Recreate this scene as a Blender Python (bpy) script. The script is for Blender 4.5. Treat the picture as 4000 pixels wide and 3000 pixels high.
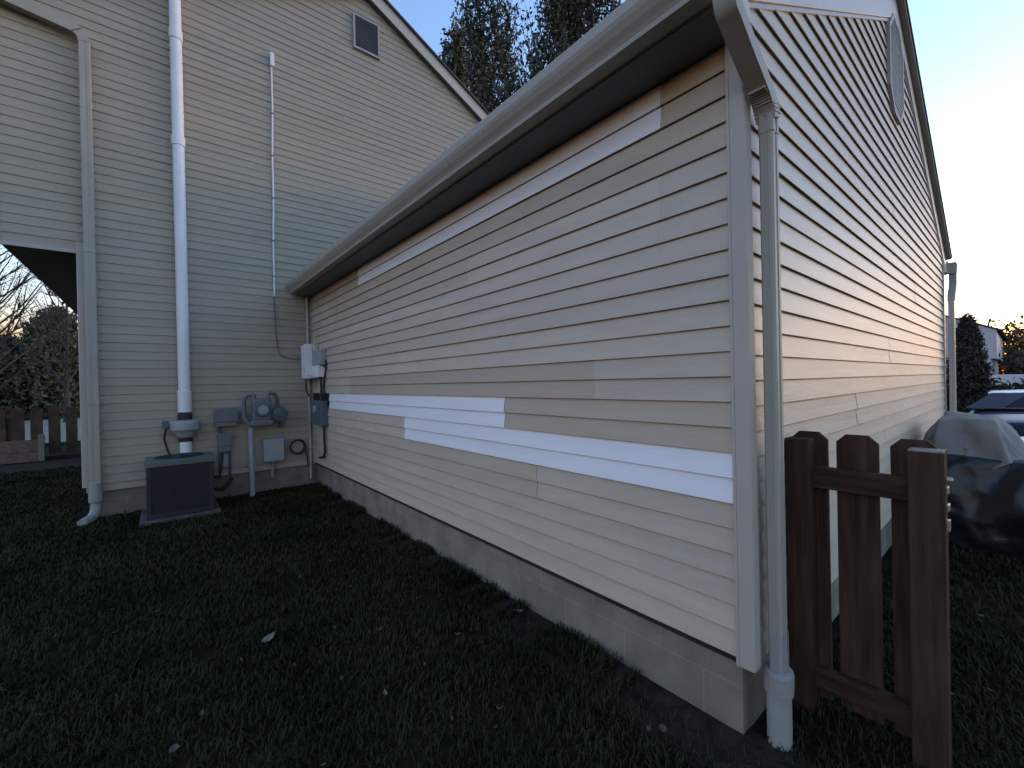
import bpy, bmesh, math, random
from mathutils import Vector, Matrix, noise
import numpy as np

for o in list(bpy.data.objects):
    bpy.data.objects.remove(o)
S = bpy.context.scene
COL = S.collection
R = math.radians

# ------------------------------------------------------------------ camera
cam_d = bpy.data.cameras.new('camera')
cam = bpy.data.objects.new('camera', cam_d)
COL.objects.link(cam)
S.camera = cam
cam_d.sensor_width = 36.0
cam_d.lens = 1664.8 / 4000 * 36.0
cam_d.clip_start = 0.05
cam_d.clip_end = 2000
EYE = Vector((0, 0, 1.45))
cR = Vector((0.7696768, -0.63807191, -0.02149085))
cU = Vector((0.01943159, -0.01023337, 0.99975882))
cF = Vector((0.63813794, 0.76990877, -0.00452236))
cam.matrix_world = Matrix(((cR.x, cU.x, -cF.x, EYE.x), (cR.y, cU.y, -cF.y, EYE.y), (cR.z, cU.z, -cF.z, EYE.z), (0, 0, 0, 1)))
S.render.resolution_x = 1024
S.render.resolution_y = 768

# ------------------------------------------------------------------ sky, sun, exposure
SUN_AZ = R(-14.0)      # from +X towards +Y
SUN_EL = R(-0.7)
W = bpy.data.worlds.new('World')
S.world = W
W.use_nodes = True
nt = W.node_tree
nt.nodes.clear()
sky = nt.nodes.new('ShaderNodeTexSky')
sky.sky_type = 'NISHITA'
sky.sun_disc = False
sky.sun_elevation = SUN_EL
sky.sun_rotation = math.pi / 2 - SUN_AZ
sky.altitude = 100
sky.air_density = 1.0
sky.dust_density = 1.0
sky.ozone_density = 2.0
bg = nt.nodes.new('ShaderNodeBackground')
bg.inputs['Strength'].default_value = 0.15
wo = nt.nodes.new('ShaderNodeOutputWorld')
nt.links.new(sky.outputs[0], bg.inputs[0])
nt.links.new(bg.outputs[0], wo.inputs[0])

sun_d = bpy.data.lights.new('sun', 'SUN')
sun_d.energy = 0.035
sun_d.angle = R(30)
sun_d.color = (1.0, 0.78, 0.50)
sun = bpy.data.objects.new('sun', sun_d)
COL.objects.link(sun)
sd = Vector((math.cos(SUN_EL) * math.cos(SUN_AZ), math.cos(SUN_EL) * math.sin(SUN_AZ), math.sin(SUN_EL)))
sd.z = 0.03
sun.rotation_euler = sd.to_track_quat('Z', 'Y').to_euler()
sun.location = (40, -6, 12)

S.view_settings.view_transform = 'Standard'
S.view_settings.look = 'None'
S.view_settings.gamma = 1.0
S.view_settings.exposure = 4.78
S.cycles.max_bounces = 6
S.cycles.diffuse_bounces = 3
S.cycles.use_denoising = True

# ------------------------------------------------------------------ materials
def mat(name, col, rough=0.6, var=0.12, scale=6.0, bump=0.0, bscale=40.0, spec=0.4, metal=0.0, tint=False,
        stretch=(1, 1, 1), col2=None, coat=0.0, dirt=0.0):
    m = bpy.data.materials.new(name)
    m.use_nodes = True
    n = m.node_tree
    b = n.nodes['Principled BSDF']
    b.inputs['Roughness'].default_value = rough
    b.inputs['Specular IOR Level'].default_value = spec
    b.inputs['Metallic'].default_value = metal
    if coat:
        b.inputs['Coat Weight'].default_value = coat
        b.inputs['Coat Roughness'].default_value = 0.08
    tc = n.nodes.new('ShaderNodeTexCoord')
    mp = n.nodes.new('ShaderNodeMapping')
    mp.inputs['Scale'].default_value = stretch
    n.links.new(tc.outputs['Object'], mp.inputs['Vector'])
    nz = n.nodes.new('ShaderNodeTexNoise')
    nz.inputs['Scale'].default_value = scale
    nz.inputs['Detail'].default_value = 5
    n.links.new(mp.outputs['Vector'], nz.inputs['Vector'])
    rp = n.nodes.new('ShaderNodeValToRGB')
    c2 = col2 if col2 else tuple(min(1, c * (1 + var)) for c in col)
    c1 = tuple(c * (1 - var) for c in col)
    rp.color_ramp.elements[0].position = 0.3
    rp.color_ramp.elements[1].position = 0.7
    rp.color_ramp.elements[0].color = (*c1, 1)
    rp.color_ramp.elements[1].color = (*c2, 1)
    n.links.new(nz.outputs['Fac'], rp.inputs['Fac'])
    out = rp.outputs['Color']
    if dirt:
        n2 = n.nodes.new('ShaderNodeTexNoise')
        n2.inputs['Scale'].default_value = 1.3
        n2.inputs['Detail'].default_value = 8
        n2.inputs['Roughness'].default_value = 0.7
        n.links.new(mp.outputs['Vector'], n2.inputs['Vector'])
        mr = n.nodes.new('ShaderNodeMapRange')
        mr.inputs['From Min'].default_value = 0.35
        mr.inputs['From Max'].default_value = 0.75
        mr.inputs['To Min'].default_value = 1.0
        mr.inputs['To Max'].default_value = 1.0 - dirt
        n.links.new(n2.outputs['Fac'], mr.inputs['Value'])
        mx = n.nodes.new('ShaderNodeMix')
        mx.data_type = 'RGBA'
        mx.blend_type = 'MULTIPLY'
        mx.inputs['Factor'].default_value = 1.0
        n.links.new(out, mx.inputs['A'])
        n.links.new(mr.outputs['Result'], mx.inputs['B'])
        out = mx.outputs['Result']
    if tint:
        at = n.nodes.new('ShaderNodeAttribute')
        at.attribute_name = 'tint'
        mx = n.nodes.new('ShaderNodeMix')
        mx.data_type = 'RGBA'
        mx.blend_type = 'MULTIPLY'
        mx.inputs['Factor'].default_value = 1.0
        n.links.new(out, mx.inputs['A'])
        n.links.new(at.outputs['Color'], mx.inputs['B'])
        out = mx.outputs['Result']
    n.links.new(out, b.inputs['Base Color'])
    if bump:
        nb = n.nodes.new('ShaderNodeTexNoise')
        nb.inputs['Scale'].default_value = bscale
        nb.inputs['Detail'].default_value = 6
        n.links.new(mp.outputs['Vector'], nb.inputs['Vector'])
        bp = n.nodes.new('ShaderNodeBump')
        bp.inputs['Strength'].default_value = bump
        bp.inputs['Distance'].default_value = 0.01
        n.links.new(nb.outputs['Fac'], bp.inputs['Height'])
        n.links.new(bp.outputs['Normal'], b.inputs['Normal'])
    return m

SID = (0.53, 0.455, 0.35)
M = {}
M['siding'] = mat('vinyl_siding_tan', SID, 0.52, 0.05, 2.2, 0.10, 14, 0.45, tint=True, stretch=(1, 1, 7), dirt=0.12)
M['siding_dimmed'] = mat('vinyl_siding_tan_dimmed', (0.375, 0.33, 0.255), 0.55, 0.05, 2.2, 0.08, 14, 0.35, tint=True, stretch=(1, 1, 7), dirt=0.12)  # same tan siding, dimmer light on the house wall put into the colour
M['white_siding'] = mat('vinyl_siding_white', (0.80, 0.81, 0.82), 0.4, 0.03, 2.0, 0.06, 14, 0.5, stretch=(1, 1, 7))
M['trim'] = mat('vinyl_trim', (0.44, 0.395, 0.33), 0.45, 0.06, 3, 0.03, 30, dirt=0.1)
M['fascia'] = mat('painted_fascia', (0.55, 0.50, 0.42), 0.45, 0.06, 3, 0.03, 30, dirt=0.1)
M['gutter'] = mat('gutter_aluminium', (0.36, 0.335, 0.275), 0.6, 0.04, 4, 0.01, 20, dirt=0.06)
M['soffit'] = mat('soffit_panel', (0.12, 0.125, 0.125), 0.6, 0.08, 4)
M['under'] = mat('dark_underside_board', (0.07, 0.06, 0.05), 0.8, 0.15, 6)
M['shingle'] = mat('asphalt_shingle', (0.09, 0.085, 0.08), 0.9, 0.3, 22, 0.5, 60)
M['pvc'] = mat('white_pvc', (0.78, 0.79, 0.8), 0.35, 0.04, 4)
M['pvc_aged'] = mat('aged_white_pvc', (0.31, 0.31, 0.29), 0.5, 0.10, 6, dirt=0.2)
M['pad'] = mat('equipment_pad', (0.10, 0.095, 0.085), 0.9, 0.3, 9, 0.4, 60, 0.1)
M['rubber'] = mat('black_rubber', (0.03, 0.03, 0.03), 0.6, 0.2, 12)
M['dark'] = mat('dark_void', (0.02, 0.02, 0.022), 0.8, 0.2, 9)
M['grey_metal'] = mat('grey_painted_metal', (0.16, 0.17, 0.185), 0.45, 0.1, 9, 0.04, 60, dirt=0.2)
M['slate_metal'] = mat('slate_painted_metal', (0.10, 0.13, 0.16), 0.45, 0.1, 9, dirt=0.2)
M['light_metal'] = mat('light_grey_plastic', (0.36, 0.37, 0.38), 0.5, 0.08, 7, dirt=0.2)
M['ac'] = mat('condenser_casing', (0.12, 0.13, 0.125), 0.45, 0.1, 6, dirt=0.25)
M['ac_guard'] = mat('condenser_guard', (0.022, 0.024, 0.032), 0.5, 0.2, 9)
M['ac_dark'] = mat('condenser_coil', (0.018, 0.02, 0.026), 0.6, 0.3, 30, 0.3, 120)
M['vent'] = mat('vent_louver', (0.34, 0.31, 0.28), 0.6, 0.1, 8)
M['brown'] = mat('stained_wood_brown', (0.060, 0.034, 0.022), 0.8, 0.35, 5, 0.4, 30, 0.12, stretch=(6, 6, 0.7))
M['brown_rail'] = mat('stained_wood_rail', (0.060, 0.034, 0.022), 0.8, 0.35, 5, 0.4, 30, 0.12, stretch=(6, 0.7, 6))
def grain(m, axis):
    n = m.node_tree
    b = n.nodes['Principled BSDF']
    lk = b.inputs['Base Color'].links[0]
    src = lk.from_socket
    tc = n.nodes.new('ShaderNodeTexCoord')
    mp = n.nodes.new('ShaderNodeMapping')
    mp.inputs['Scale'].default_value = tuple(1.6 if k == axis else 42 for k in range(3))
    n.links.new(tc.outputs['Object'], mp.inputs['Vector'])
    nz = n.nodes.new('ShaderNodeTexNoise')
    nz.inputs['Scale'].default_value = 1.0
    nz.inputs['Detail'].default_value = 6
    nz.inputs['Distortion'].default_value = 0.6
    n.links.new(mp.outputs['Vector'], nz.inputs['Vector'])
    mr = n.nodes.new('ShaderNodeMapRange')
    mr.inputs['From Min'].default_value = .3
    mr.inputs['From Max'].default_value = .7
    mr.inputs['To Min'].default_value = .68
    mr.inputs['To Max'].default_value = 1.25
    n.links.new(nz.outputs['Fac'], mr.inputs['Value'])
    mx = n.nodes.new('ShaderNodeMix')
    mx.data_type = 'RGBA'
    mx.blend_type = 'MULTIPLY'
    mx.inputs['Factor'].default_value = 1
    n.links.new(src, mx.inputs['A'])
    n.links.new(mr.outputs['Result'], mx.inputs['B'])
    n.links.new(mx.outputs['Result'], b.inputs['Base Color'])
grain(M['brown'], 2)
grain(M['brown_rail'], 1)
M['fence_far'] = mat('weathered_fence_brown', (0.085, 0.062, 0.045), 0.85, 0.3, 6, 0.3, 30, 0.1)
M['worn'] = mat('weathered_end_grain', (0.22, 0.2, 0.17), 0.85, 0.3, 50, 0.5, 90)
M['brass'] = mat('worn_hardware', (0.4, 0.34, 0.24), 0.4, 0.2, 30, metal=0.4)
M['leaf_dark'] = mat('foliage_dark', (0.055, 0.066, 0.032), 0.6, 0.4, 1.2, col2=(0.11, 0.115, 0.065))
M['leaf_autumn'] = mat('foliage_autumn', (0.06, 0.075, 0.04), 0.6, 0.35, 0.8, col2=(0.135, 0.13, 0.075))
M['leaf_gold'] = mat('foliage_gold', (0.10, 0.07, 0.02), 0.6, 0.4, 0.6, col2=(0.16, 0.11, 0.03))
M['cedar'] = mat('foliage_arborvitae', (0.045, 0.04, 0.025), 0.7, 0.4, 3, col2=(0.07, 0.06, 0.035))
M['bark'] = mat('bark', (0.06, 0.05, 0.04), 0.9, 0.4, 9, 0.5, 30)
M['grass'] = mat('grass_blade', (0.017, 0.025, 0.008), 0.75, 0.3, 1.4, col2=(0.046, 0.044, 0.018), spec=0.12)
M['lawn'] = mat('lawn_soil', (0.013, 0.013, 0.006), 0.95, 0.5, 3.0, 0.6, 60, 0.05, col2=(0.026, 0.022, 0.011))
M['soil'] = mat('bare_soil', (0.035, 0.026, 0.018), 0.95, 0.45, 12, 0.8, 70, 0.1)
M['gravel'] = mat('gravel', (0.026, 0.021, 0.013), 0.9, 0.5, 40, 0.8, 80, 0.2)
M['asphalt'] = mat('asphalt', (0.045, 0.045, 0.05), 0.85, 0.25, 30, 0.5, 120, 0.3)
M['concrete'] = mat('concrete_road', (0.20, 0.185, 0.15), 0.85, 0.15, 2)
M['dead_leaf'] = mat('dry_leaf', (0.085, 0.07, 0.05), 0.7, 0.4, 30)
M['pale_leaf'] = mat('pale_leaf', (0.14, 0.14, 0.12), 0.6, 0.2, 30)
M['cloth'] = mat('grey_cloth', (0.23, 0.22, 0.20), 0.85, 0.12, 6, 0.2, 80, 0.2)
M['plastic'] = mat('black_plastic_sheet', (0.010, 0.010, 0.012), 0.30, 0.2, 9, 0.5, 9, 0.4)
M['nh_wall'] = mat('pale_siding_far', (0.52, 0.5, 0.5), 0.6, 0.05, 1)
M['vinyl_fence'] = mat('white_vinyl_fence', (0.66, 0.65, 0.66), 0.5, 0.05, 2)
M['planter'] = mat('planter_wood', (0.16, 0.11, 0.085), 0.8, 0.3, 14, 0.4, 30)
M['paint_navy'] = mat('car_paint_navy', (0.018, 0.018, 0.036), 0.42, 0.05, 2, spec=0.22)
M['paint_slate'] = mat('car_paint_slate', (0.05, 0.05, 0.07), 0.35, 0.05, 2, spec=0.4, coat=0.3)
M['glass'] = mat('car_glass', (0.01, 0.01, 0.012), 0.12, 0.1, 2, spec=0.35)
M['tyre'] = mat('tyre_rubber', (0.02, 0.02, 0.02), 0.8, 0.1, 8)
M['rim'] = mat('alloy_rim', (0.4, 0.4, 0.42), 0.3, 0.05, 5, metal=0.8)
M['chrome'] = mat('chrome', (0.7, 0.7, 0.7), 0.15, 0.02, 5, metal=1.0)
M['tail'] = mat('tail_lens', (0.18, 0.01, 0.01), 0.2, 0.1, 6, spec=0.7)

def block_material():
    m = bpy.data.materials.new('concrete_block')
    m.use_nodes = True
    n = m.node_tree
    b = n.nodes['Principled BSDF']
    b.inputs['Roughness'].default_value = 0.9
    b.inputs['Specular IOR Level'].default_value = 0.2
    tc = n.nodes.new('ShaderNodeTexCoord')
    uv = n.nodes.new('ShaderNodeUVMap')
    br = n.nodes.new('ShaderNodeTexBrick')
    br.offset = 0.5
    br.inputs['Scale'].default_value = 1.0
    br.inputs['Brick Width'].default_value = 0.406
    br.inputs['Row Height'].default_value = 0.19
    br.inputs['Mortar Size'].default_value = 0.005
    br.inputs['Mortar Smooth'].default_value = 0.4
    br.inputs['Color1'].default_value = (0.225, 0.20, 0.155, 1)
    br.inputs['Color2'].default_value = (0.25, 0.222, 0.172, 1)
    br.inputs['Mortar'].default_value = (0.28, 0.255, 0.20, 1)
    n.links.new(uv.outputs['UV'], br.inputs['Vector'])
    nz = n.nodes.new('ShaderNodeTexNoise')
    nz.inputs['Scale'].default_value = 5
    nz.inputs['Detail'].default_value = 8
    n.links.new(tc.outputs['Object'], nz.inputs['Vector'])
    mr = n.nodes.new('ShaderNodeMapRange')
    mr.inputs['From Min'].default_value = 0.3
    mr.inputs['From Max'].default_value = 0.7
    mr.inputs['To Min'].default_value = 0.72
    mr.inputs['To Max'].default_value = 1.12
    n.links.new(nz.outputs['Fac'], mr.inputs['Value'])
    mx = n.nodes.new('ShaderNodeMix')
    mx.data_type = 'RGBA'
    mx.blend_type = 'MULTIPLY'
    mx.inputs['Factor'].default_value = 1
    n.links.new(br.outputs['Color'], mx.inputs['A'])
    n.links.new(mr.outputs['Result'], mx.inputs['B'])
    n.links.new(mx.outputs['Result'], b.inputs['Base Color'])
    n2 = n.nodes.new('ShaderNodeTexNoise')
    n2.inputs['Scale'].default_value = 90
    n2.inputs['Detail'].default_value = 4
    n.links.new(tc.outputs['Object'], n2.inputs['Vector'])
    bp = n.nodes.new('ShaderNodeBump')
    bp.inputs['Strength'].default_value = 0.5
    bp.inputs['Distance'].default_value = 0.006
    n.links.new(n2.outputs['Fac'], bp.inputs['Height'])
    n.links.new(bp.outputs['Normal'], b.inputs['Normal'])
    return m
M['block'] = block_material()

# ------------------------------------------------------------------ mesh helpers
class MB:
    def __init__(s):
        s.v = []
        s.f = []
        s.t = []       # tint per face
        s.marks = []
    def add(s, vs, fs, tint=(1, 1, 1)):
        o = len(s.v)
        s.marks.append((o, len(s.f)))
        s.v += [tuple(p) for p in vs]
        s.f += [tuple(i + o for i in f) for f in fs]
        s.t += [tint] * len(fs)
        return s
    def quad(s, a, b, c, d, tint=(1, 1, 1)):
        return s.add([a, b, c, d], [(0, 1, 2, 3)], tint)
    def box(s, x0, x1, y0, y1, z0, z1, tint=(1, 1, 1)):
        p = [(x, y, z) for z in (z0, z1) for y in (y0, y1) for x in (x0, x1)]
        return s.add(p, [(0, 2, 3, 1), (4, 5, 7, 6), (0, 1, 5, 4), (2, 6, 7, 3), (0, 4, 6, 2), (1, 3, 7, 5)], tint)
    def prism(s, poly, axis, a, b):
        """extrude a 2-D polygon along an axis ('x','y','z')"""
        def P(p, h):
            return {'x': (h, p[0], p[1]), 'y': (p[0], h, p[1]), 'z': (p[0], p[1], h)}[axis]
        n = len(poly)
        vs = [P(p, a) for p in poly] + [P(p, b) for p in poly]
        fs = [(i, (i + 1) % n, (i + 1) % n + n, i + n) for i in range(n)]
        fs += [tuple(range(n))[::-1], tuple(range(n, 2 * n))]
        return s.add(vs, fs)
    def tube(s, path, rad, n=10, cap=True, rect=None):
        """tube through points; rad a number or list; rect=(w,h) gives a rectangular section"""
        P = [Vector(p) for p in path]
        rads = rad if isinstance(rad, (list, tuple)) else [rad] * len(P)
        rings = []
        up0 = Vector((0, 0, 1))
        prev = None
        for i, p in enumerate(P):
            d = (P[min(i + 1, len(P) - 1)] - P[max(i - 1, 0)]).normalized()
            if prev is None:
                ref = up0 if abs(d.dot(up0)) < 0.9 else Vector((0, 1, 0))
                a = d.cross(ref).normalized()
            else:
                a = (prev - d * prev.dot(d)).normalized()
            prev = a
            b = d.cross(a).normalized()
            if rect:
                w, h = rect
                cs = [(-w, -h), (w, -h), (w, h), (-w, h)]
                rings.append([p + a * (x * .5) + b * (y * .5) for x, y in cs])
            else:
                rings.append([p + (a * math.cos(t) + b * math.sin(t)) * rads[i] for t in [k * 2 * math.pi / n for k in range(n)]])
        m = len(rings[0])
        vs = [v for r in rings for v in r]
        fs = []
        for i in range(len(rings) - 1):
            for k in range(m):
                fs.append((i * m + k, i * m + (k + 1) % m, (i + 1) * m + (k + 1) % m, (i + 1) * m + k))
        if cap:
            fs.append(tuple(range(m))[::-1])
            fs.append(tuple(range((len(rings) - 1) * m, len(rings) * m)))
        return s.add(vs, fs)
    def lathe(s, prof, c, axis='z', n=24):
        """prof: list of (r, h)"""
        vs = []
        for r, h in prof:
            for k in range(n):
                t = k * 2 * math.pi / n
                x, y = r * math.cos(t), r * math.sin(t)
                p = {'z': (x, y, h), 'y': (x, h, y), 'x': (h, x, y)}[axis]
                vs.append((c[0] + p[0], c[1] + p[1], c[2] + p[2]))
        fs = []
        for i in range(len(prof) - 1):
            for k in range(n):
                fs.append((i * n + k, i * n + (k + 1) % n, (i + 1) * n + (k + 1) % n, (i + 1) * n + k))
        fs.append(tuple(range(n))[::-1])
        fs.append(tuple(range((len(prof) - 1) * n, len(prof) * n)))
        return s.add(vs, fs)
    def each(s, name, m, parent=None, **kw):
        out = []
        for k, (o, fo) in enumerate(s.marks):
            o2, f2 = s.marks[k + 1] if k + 1 < len(s.marks) else (len(s.v), len(s.f))
            q = MB()
            q.add(s.v[o:o2], [tuple(i - o for i in f) for f in s.f[fo:f2]])
            out.append(q.build(name, m, parent, **kw))
        return out
    def build(s, name, m, parent=None, smooth=False, bevel=0, tint=False, fixn=True):
        me = bpy.data.meshes.new(name)
        me.from_pydata(s.v, [], s.f)
        me.materials.append(m)
        if tint:
            at = me.color_attributes.new('tint', 'FLOAT_COLOR', 'CORNER')
            k = 0
            buf = np.ones((len(me.loops), 4), dtype=np.float32)
            for p, t in zip(me.polygons, s.t):
                buf[p.loop_start:p.loop_start + p.loop_total, :3] = t
            at.data.foreach_set('color', buf.ravel())
        if fixn:
            bm = bmesh.new()
            bm.from_mesh(me)
            bmesh.ops.recalc_face_normals(bm, faces=bm.faces)
            bm.to_mesh(me)
            bm.free()
        if smooth:
            me.shade_smooth()
            me.set_sharp_from_angle(angle=R(42))
        o = bpy.data.objects.new(name, me)
        COL.objects.link(o)
        if parent:
            o.parent = parent
            o.matrix_parent_inverse = parent.matrix_world.inverted() if False else Matrix.Translation(-parent.location)
        if bevel:
            bv = o.modifiers.new('bevel', 'BEVEL')
            bv.width = bevel
            bv.segments = 2
            bv.limit_method = 'ANGLE'
            bv.angle_limit = R(40)
        return o

def tag(o, label, cat, group=None):
    o['label'] = label
    o['category'] = cat
    if group:
        o['group'] = group
    return o
def kind(o, k):
    o['kind'] = k
    return o
def thing(name, label, cat, loc=(0, 0, 0), group=None):
    o = bpy.data.objects.new(name, None)
    o.empty_display_size = 0.2
    COL.objects.link(o)
    o.location = loc
    return tag(o, label, cat, group)
def arc(c, r, a0, a1, n, fn):
    return [fn(c, r, a0 + (a1 - a0) * i / n) for i in range(n + 1)]

def ground_z(x, y):
    t = min(1, max(0, (x - 6.8) / 4.2))
    z = -0.52 * (t * t * (3 - 2 * t))
    return z

# ------------------------------------------------------------------ the ground
def sheet(name, x0, x1, y0, y1, lift, m, step=1.0, amp=0.0):
    nx = max(1, int((x1 - x0) / step)); ny = max(1, int((y1 - y0) / step))
    mb = MB()
    vs = []
    for j in range(ny + 1):
        for i in range(nx + 1):
            x = x0 + (x1 - x0) * i / nx; y = y0 + (y1 - y0) * j / ny
            z = ground_z(x, y) + lift
            if amp:
                z += amp * noise.noise(Vector((x * 1.3, y * 1.3, 3.0)))
            vs.append((x, y, z))
    fs = [(j * (nx + 1) + i, j * (nx + 1) + i + 1, (j + 1) * (nx + 1) + i + 1, (j + 1) * (nx + 1) + i) for j in range(ny) for i in range(nx)]
    mb.add(vs, fs)
    return kind(mb.build(name, m, smooth=True, fixn=False), 'structure')

def far_ground():
    mb = MB()
    q = [(-300, -300), (-30, -30), (70, 80)]
    xs = [-400, -30, 60, 500]; ys = [-400, -30, 70, 500]
    for i in range(3):
        for j in range(3):
            if i == 1 and j == 1:
                continue
            mb.quad(*[(x, y, ground_z(x, y)) for x, y in ((xs[i], ys[j]), (xs[i + 1], ys[j]), (xs[i + 1], ys[j + 1]), (xs[i], ys[j + 1]))])
    return mb
def lawn():
    nx, ny = 180, 200
    x0, x1, y0, y1 = -30, 60, -30, 70
    mb = MB()
    vs = [(x0 + (x1 - x0) * i / nx, y0 + (y1 - y0) * j / ny, ground_z(x0 + (x1 - x0) * i / nx, 0)) for j in range(ny + 1) for i in range(nx + 1)]
    fs = [(j * (nx + 1) + i, j * (nx + 1) + i + 1, (j + 1) * (nx + 1) + i + 1, (j + 1) * (nx + 1) + i) for j in range(ny) for i in range(nx)]
    mb.add(vs, fs)
    f = far_ground()
    mb.add(f.v, f.f)
    kind(mb.build('lawn', M['lawn'], smooth=True, fixn=False), 'structure')
lawn()
sheet('driveway', 8.6, 17.5, -14, 6.4, 0.006, M['asphalt'], 0.4)
sheet('road', -60, -1.5, 17, 33, 0.006, M['concrete'], 4)
sheet('gravel_path', -9, -0.72, 11.6, 13.1, 0.006, M['gravel'], 0.5)
sheet('soil_bed', 1.50, 1.84, 0.3, 6.7, 0.006, M['soil'], 0.1, 0.006)

# ------------------------------------------------------------------ vinyl siding
CO = 0.1016
rng = random.Random(11)
PROFILE = [(-0.002, 0.012), (0.006, 0.011), (0.0155, 0.0005), (0.0168, 0.0022), (0.0162, 0.006), (0.0100, 0.050), (0.0040, CO), (0.0030, CO + .014)]
def siding_run(mb, P0, U, N, z0, courses, u0, u1, ext=None, tint=(1, 1, 1), lift=0.0, seed=0.0, trimz=None, deep=1.0):
    """courses of lapped vinyl between u0 and u1, starting at height z0; ext(z) -> (a, b) clips a gable"""
    P0 = Vector(P0); U = Vector(U); N = Vector(N)
    for k in range(courses):
        zb = z0 + k * CO
        rows = []
        ok = False
        nseg = max(1, int((u1 - u0) / 0.5))
        for out, dz in PROFILE:
            z = zb + dz
            if trimz is not None and z > trimz:
                z = trimz
            a, b = u0, u1
            if ext:
                ea, eb = ext(z)
                a = max(a, ea); b = min(b, eb)
            if b - a > 0.004:
                ok = True
            else:
                mid = min(max((a + b) / 2, u0), u1)
                a = b = mid
            row = []
            for i in range(nseg + 1):
                u = a + (b - a) * i / nseg
                w = 0.0016 * noise.noise(Vector((u * 0.9, zb * 9.0, seed))) if out > 0.004 else 0.0
                wz = 0.0012 * noise.noise(Vector((u * 0.7, zb * 5.0, seed + 7))) if dz < 0.05 else 0
                p = P0 + U * u + N * (out * deep + w + lift)
                row.append((p.x, p.y, z + wz))
            rows.append(row)
        if not ok:
            continue
        vs = [p for r in rows for p in r]
        m = nseg + 1
        fs = [(r * m + i, r * m + i + 1, (r + 1) * m + i + 1, (r + 1) * m + i) for r in range(len(rows) - 1) for i in range(nseg)]
        # little end returns so that a lap casts its own thin line
        mb.add(vs, fs, tint)
def siding_wall(mb, P0, U, N, z0, rows, u0, u1, ext=None, seed=0, special=None, trimz=None, amp=0.035, deep=1.0):
    """rows of double-course panels 3.8 m long, each with its own slight weathering"""
    r = random.Random(seed)
    for j in range(rows):
        z = z0 + j * 2 * CO
        pos = u0 - r.uniform(0, 3.7)
        spans = []
        while pos < u1:
            spans.append((max(pos, u0), min(pos + 3.81, u1)))
            pos += 3.81
        cuts = (special or {}).get(j, [])
        for a, b in spans:
            t = 1 + r.uniform(-amp, amp)
            warm = r.uniform(-0.02, 0.02)
            tint = (t * (1 + warm), t, t * (1 - warm))
            pieces = [(a, b, tint)]
            for ca, cb, ct in cuts:
                new = []
                for pa, pb, pt in pieces:
                    if pb <= ca or pa >= cb:
                        new.append((pa, pb, pt)); continue
                    if pa < ca:
                        new.append((pa, ca, pt))
                    if ct is not None:
                        new.append((max(pa, ca), min(pb, cb), ct))
                    if pb > cb:
                        new.append((cb, pb, pt))
                pieces = new
            for pa, pb, pt in pieces:
                if pb - pa > 0.01:
                    siding_run(mb, P0, U, N, z, 2, pa, pb, ext, pt, r.uniform(0, 0.0022), seed + j * 3.1 + pa, trimz, deep)

# ------------------------------------------------------------------ garage
XB, YB = 1.769, 0.703            # planes of the sheathing behind the siding
YH = 6.764                       # house gable sheathing
GP = 4.9                         # garage ridge
XR = 8.03                        # far corner of the garage
SB = 0.335                       # bottom of the siding
def rake_b(x):                   # underside of the garage rake board
    return 2.90 + 0.503 * (min(x, 2 * GP - x) - 1.755)

garage = thing('garage', 'low tan sided garage wing with white replacement strips in its long wall', 'garage', (1.8, 0.74, 0))
mb = MB()
tan = (0.86, 0.83, 0.78)
tan2 = (0.92, 0.89, 0.85)
# u measured along +Y from YB ; row j covers courses 10-2j .. 8-2j
sp = {
    3: [(0.0, 3.00, None)],                                   # lower white strip
    4: [(1.50, 6.06, None), (0.0, 1.50, tan2)],               # upper white strip, newer tan beside it
    5: [(0.74, 4.45, tan)],
    2: [(1.2, 4.6, (0.95, 0.93, 0.9))],
    11: [(0.33, 4.10, None), (0.0, 0.33, tan2), (4.10, 6.06, tan)],
    10: [(0.0, 2.6, (0.93, 0.90, 0.87)), (2.6, 5.2, (0.9, 0.88, 0.84))],
    9: [(1.9, 5.0, (0.94, 0.92, 0.89))],
}
siding_wall(mb, (XB, YB, 0), (0, 1, 0), (-1, 0, 0), SB, 12, 0.03, YH - YB, None, 5, sp, trimz=2.772)
mb.build('side_wall_siding', M['siding'], garage, tint=True, fixn=False)
for j, a, b in ((3, 0.03, 3.00), (4, 1.50, 5.26), (11, 0.33, 4.10)):
    w = MB()
    siding_run(w, (XB, YB, 0), (0, 1, 0), (-1, 0, 0), SB + j * 2 * CO, 2, a, b, None, (1, 1, 1), 0.0025, j * 1.7, 2.772)
    o = w.build('replacement_panel', M['white_siding'], garage, fixn=False)
    o['label'] = {3: 'lower bright white siding strip reaching the corner post', 4: 'middle bright white siding strip starting at the meter box',
                  11: 'top white siding strip just under the eave'}[j]
mb = MB()
def ext_g(z):
    x = 1.755 + (z - 2.90) / 0.503
    if z < 2.90:
        return 0.03, XR - XB - 0.03
    return x - XB, 2 * GP - x - XB
siding_wall(mb, (XB, YB, 0), (1, 0, 0), (0, -1, 0), SB - 0.018, 21, 0.03, XR - XB - 0.03, ext_g, 23, amp=0.02)
mb.build('front_gable_siding', M['siding'], garage, tint=True, fixn=False)
# solid core behind the siding
mb = MB()
mb.prism([(XB + 0.004, 0.3), (XR - 0.004, 0.3), (XR - 0.004, rake_b(XR)), (GP, rake_b(GP) + .02), (XB + 0.004, 2.92)], 'y', YB + 0.004, YH + 0.05)
mb.build('sheathing', M['dark'], garage)
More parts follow.
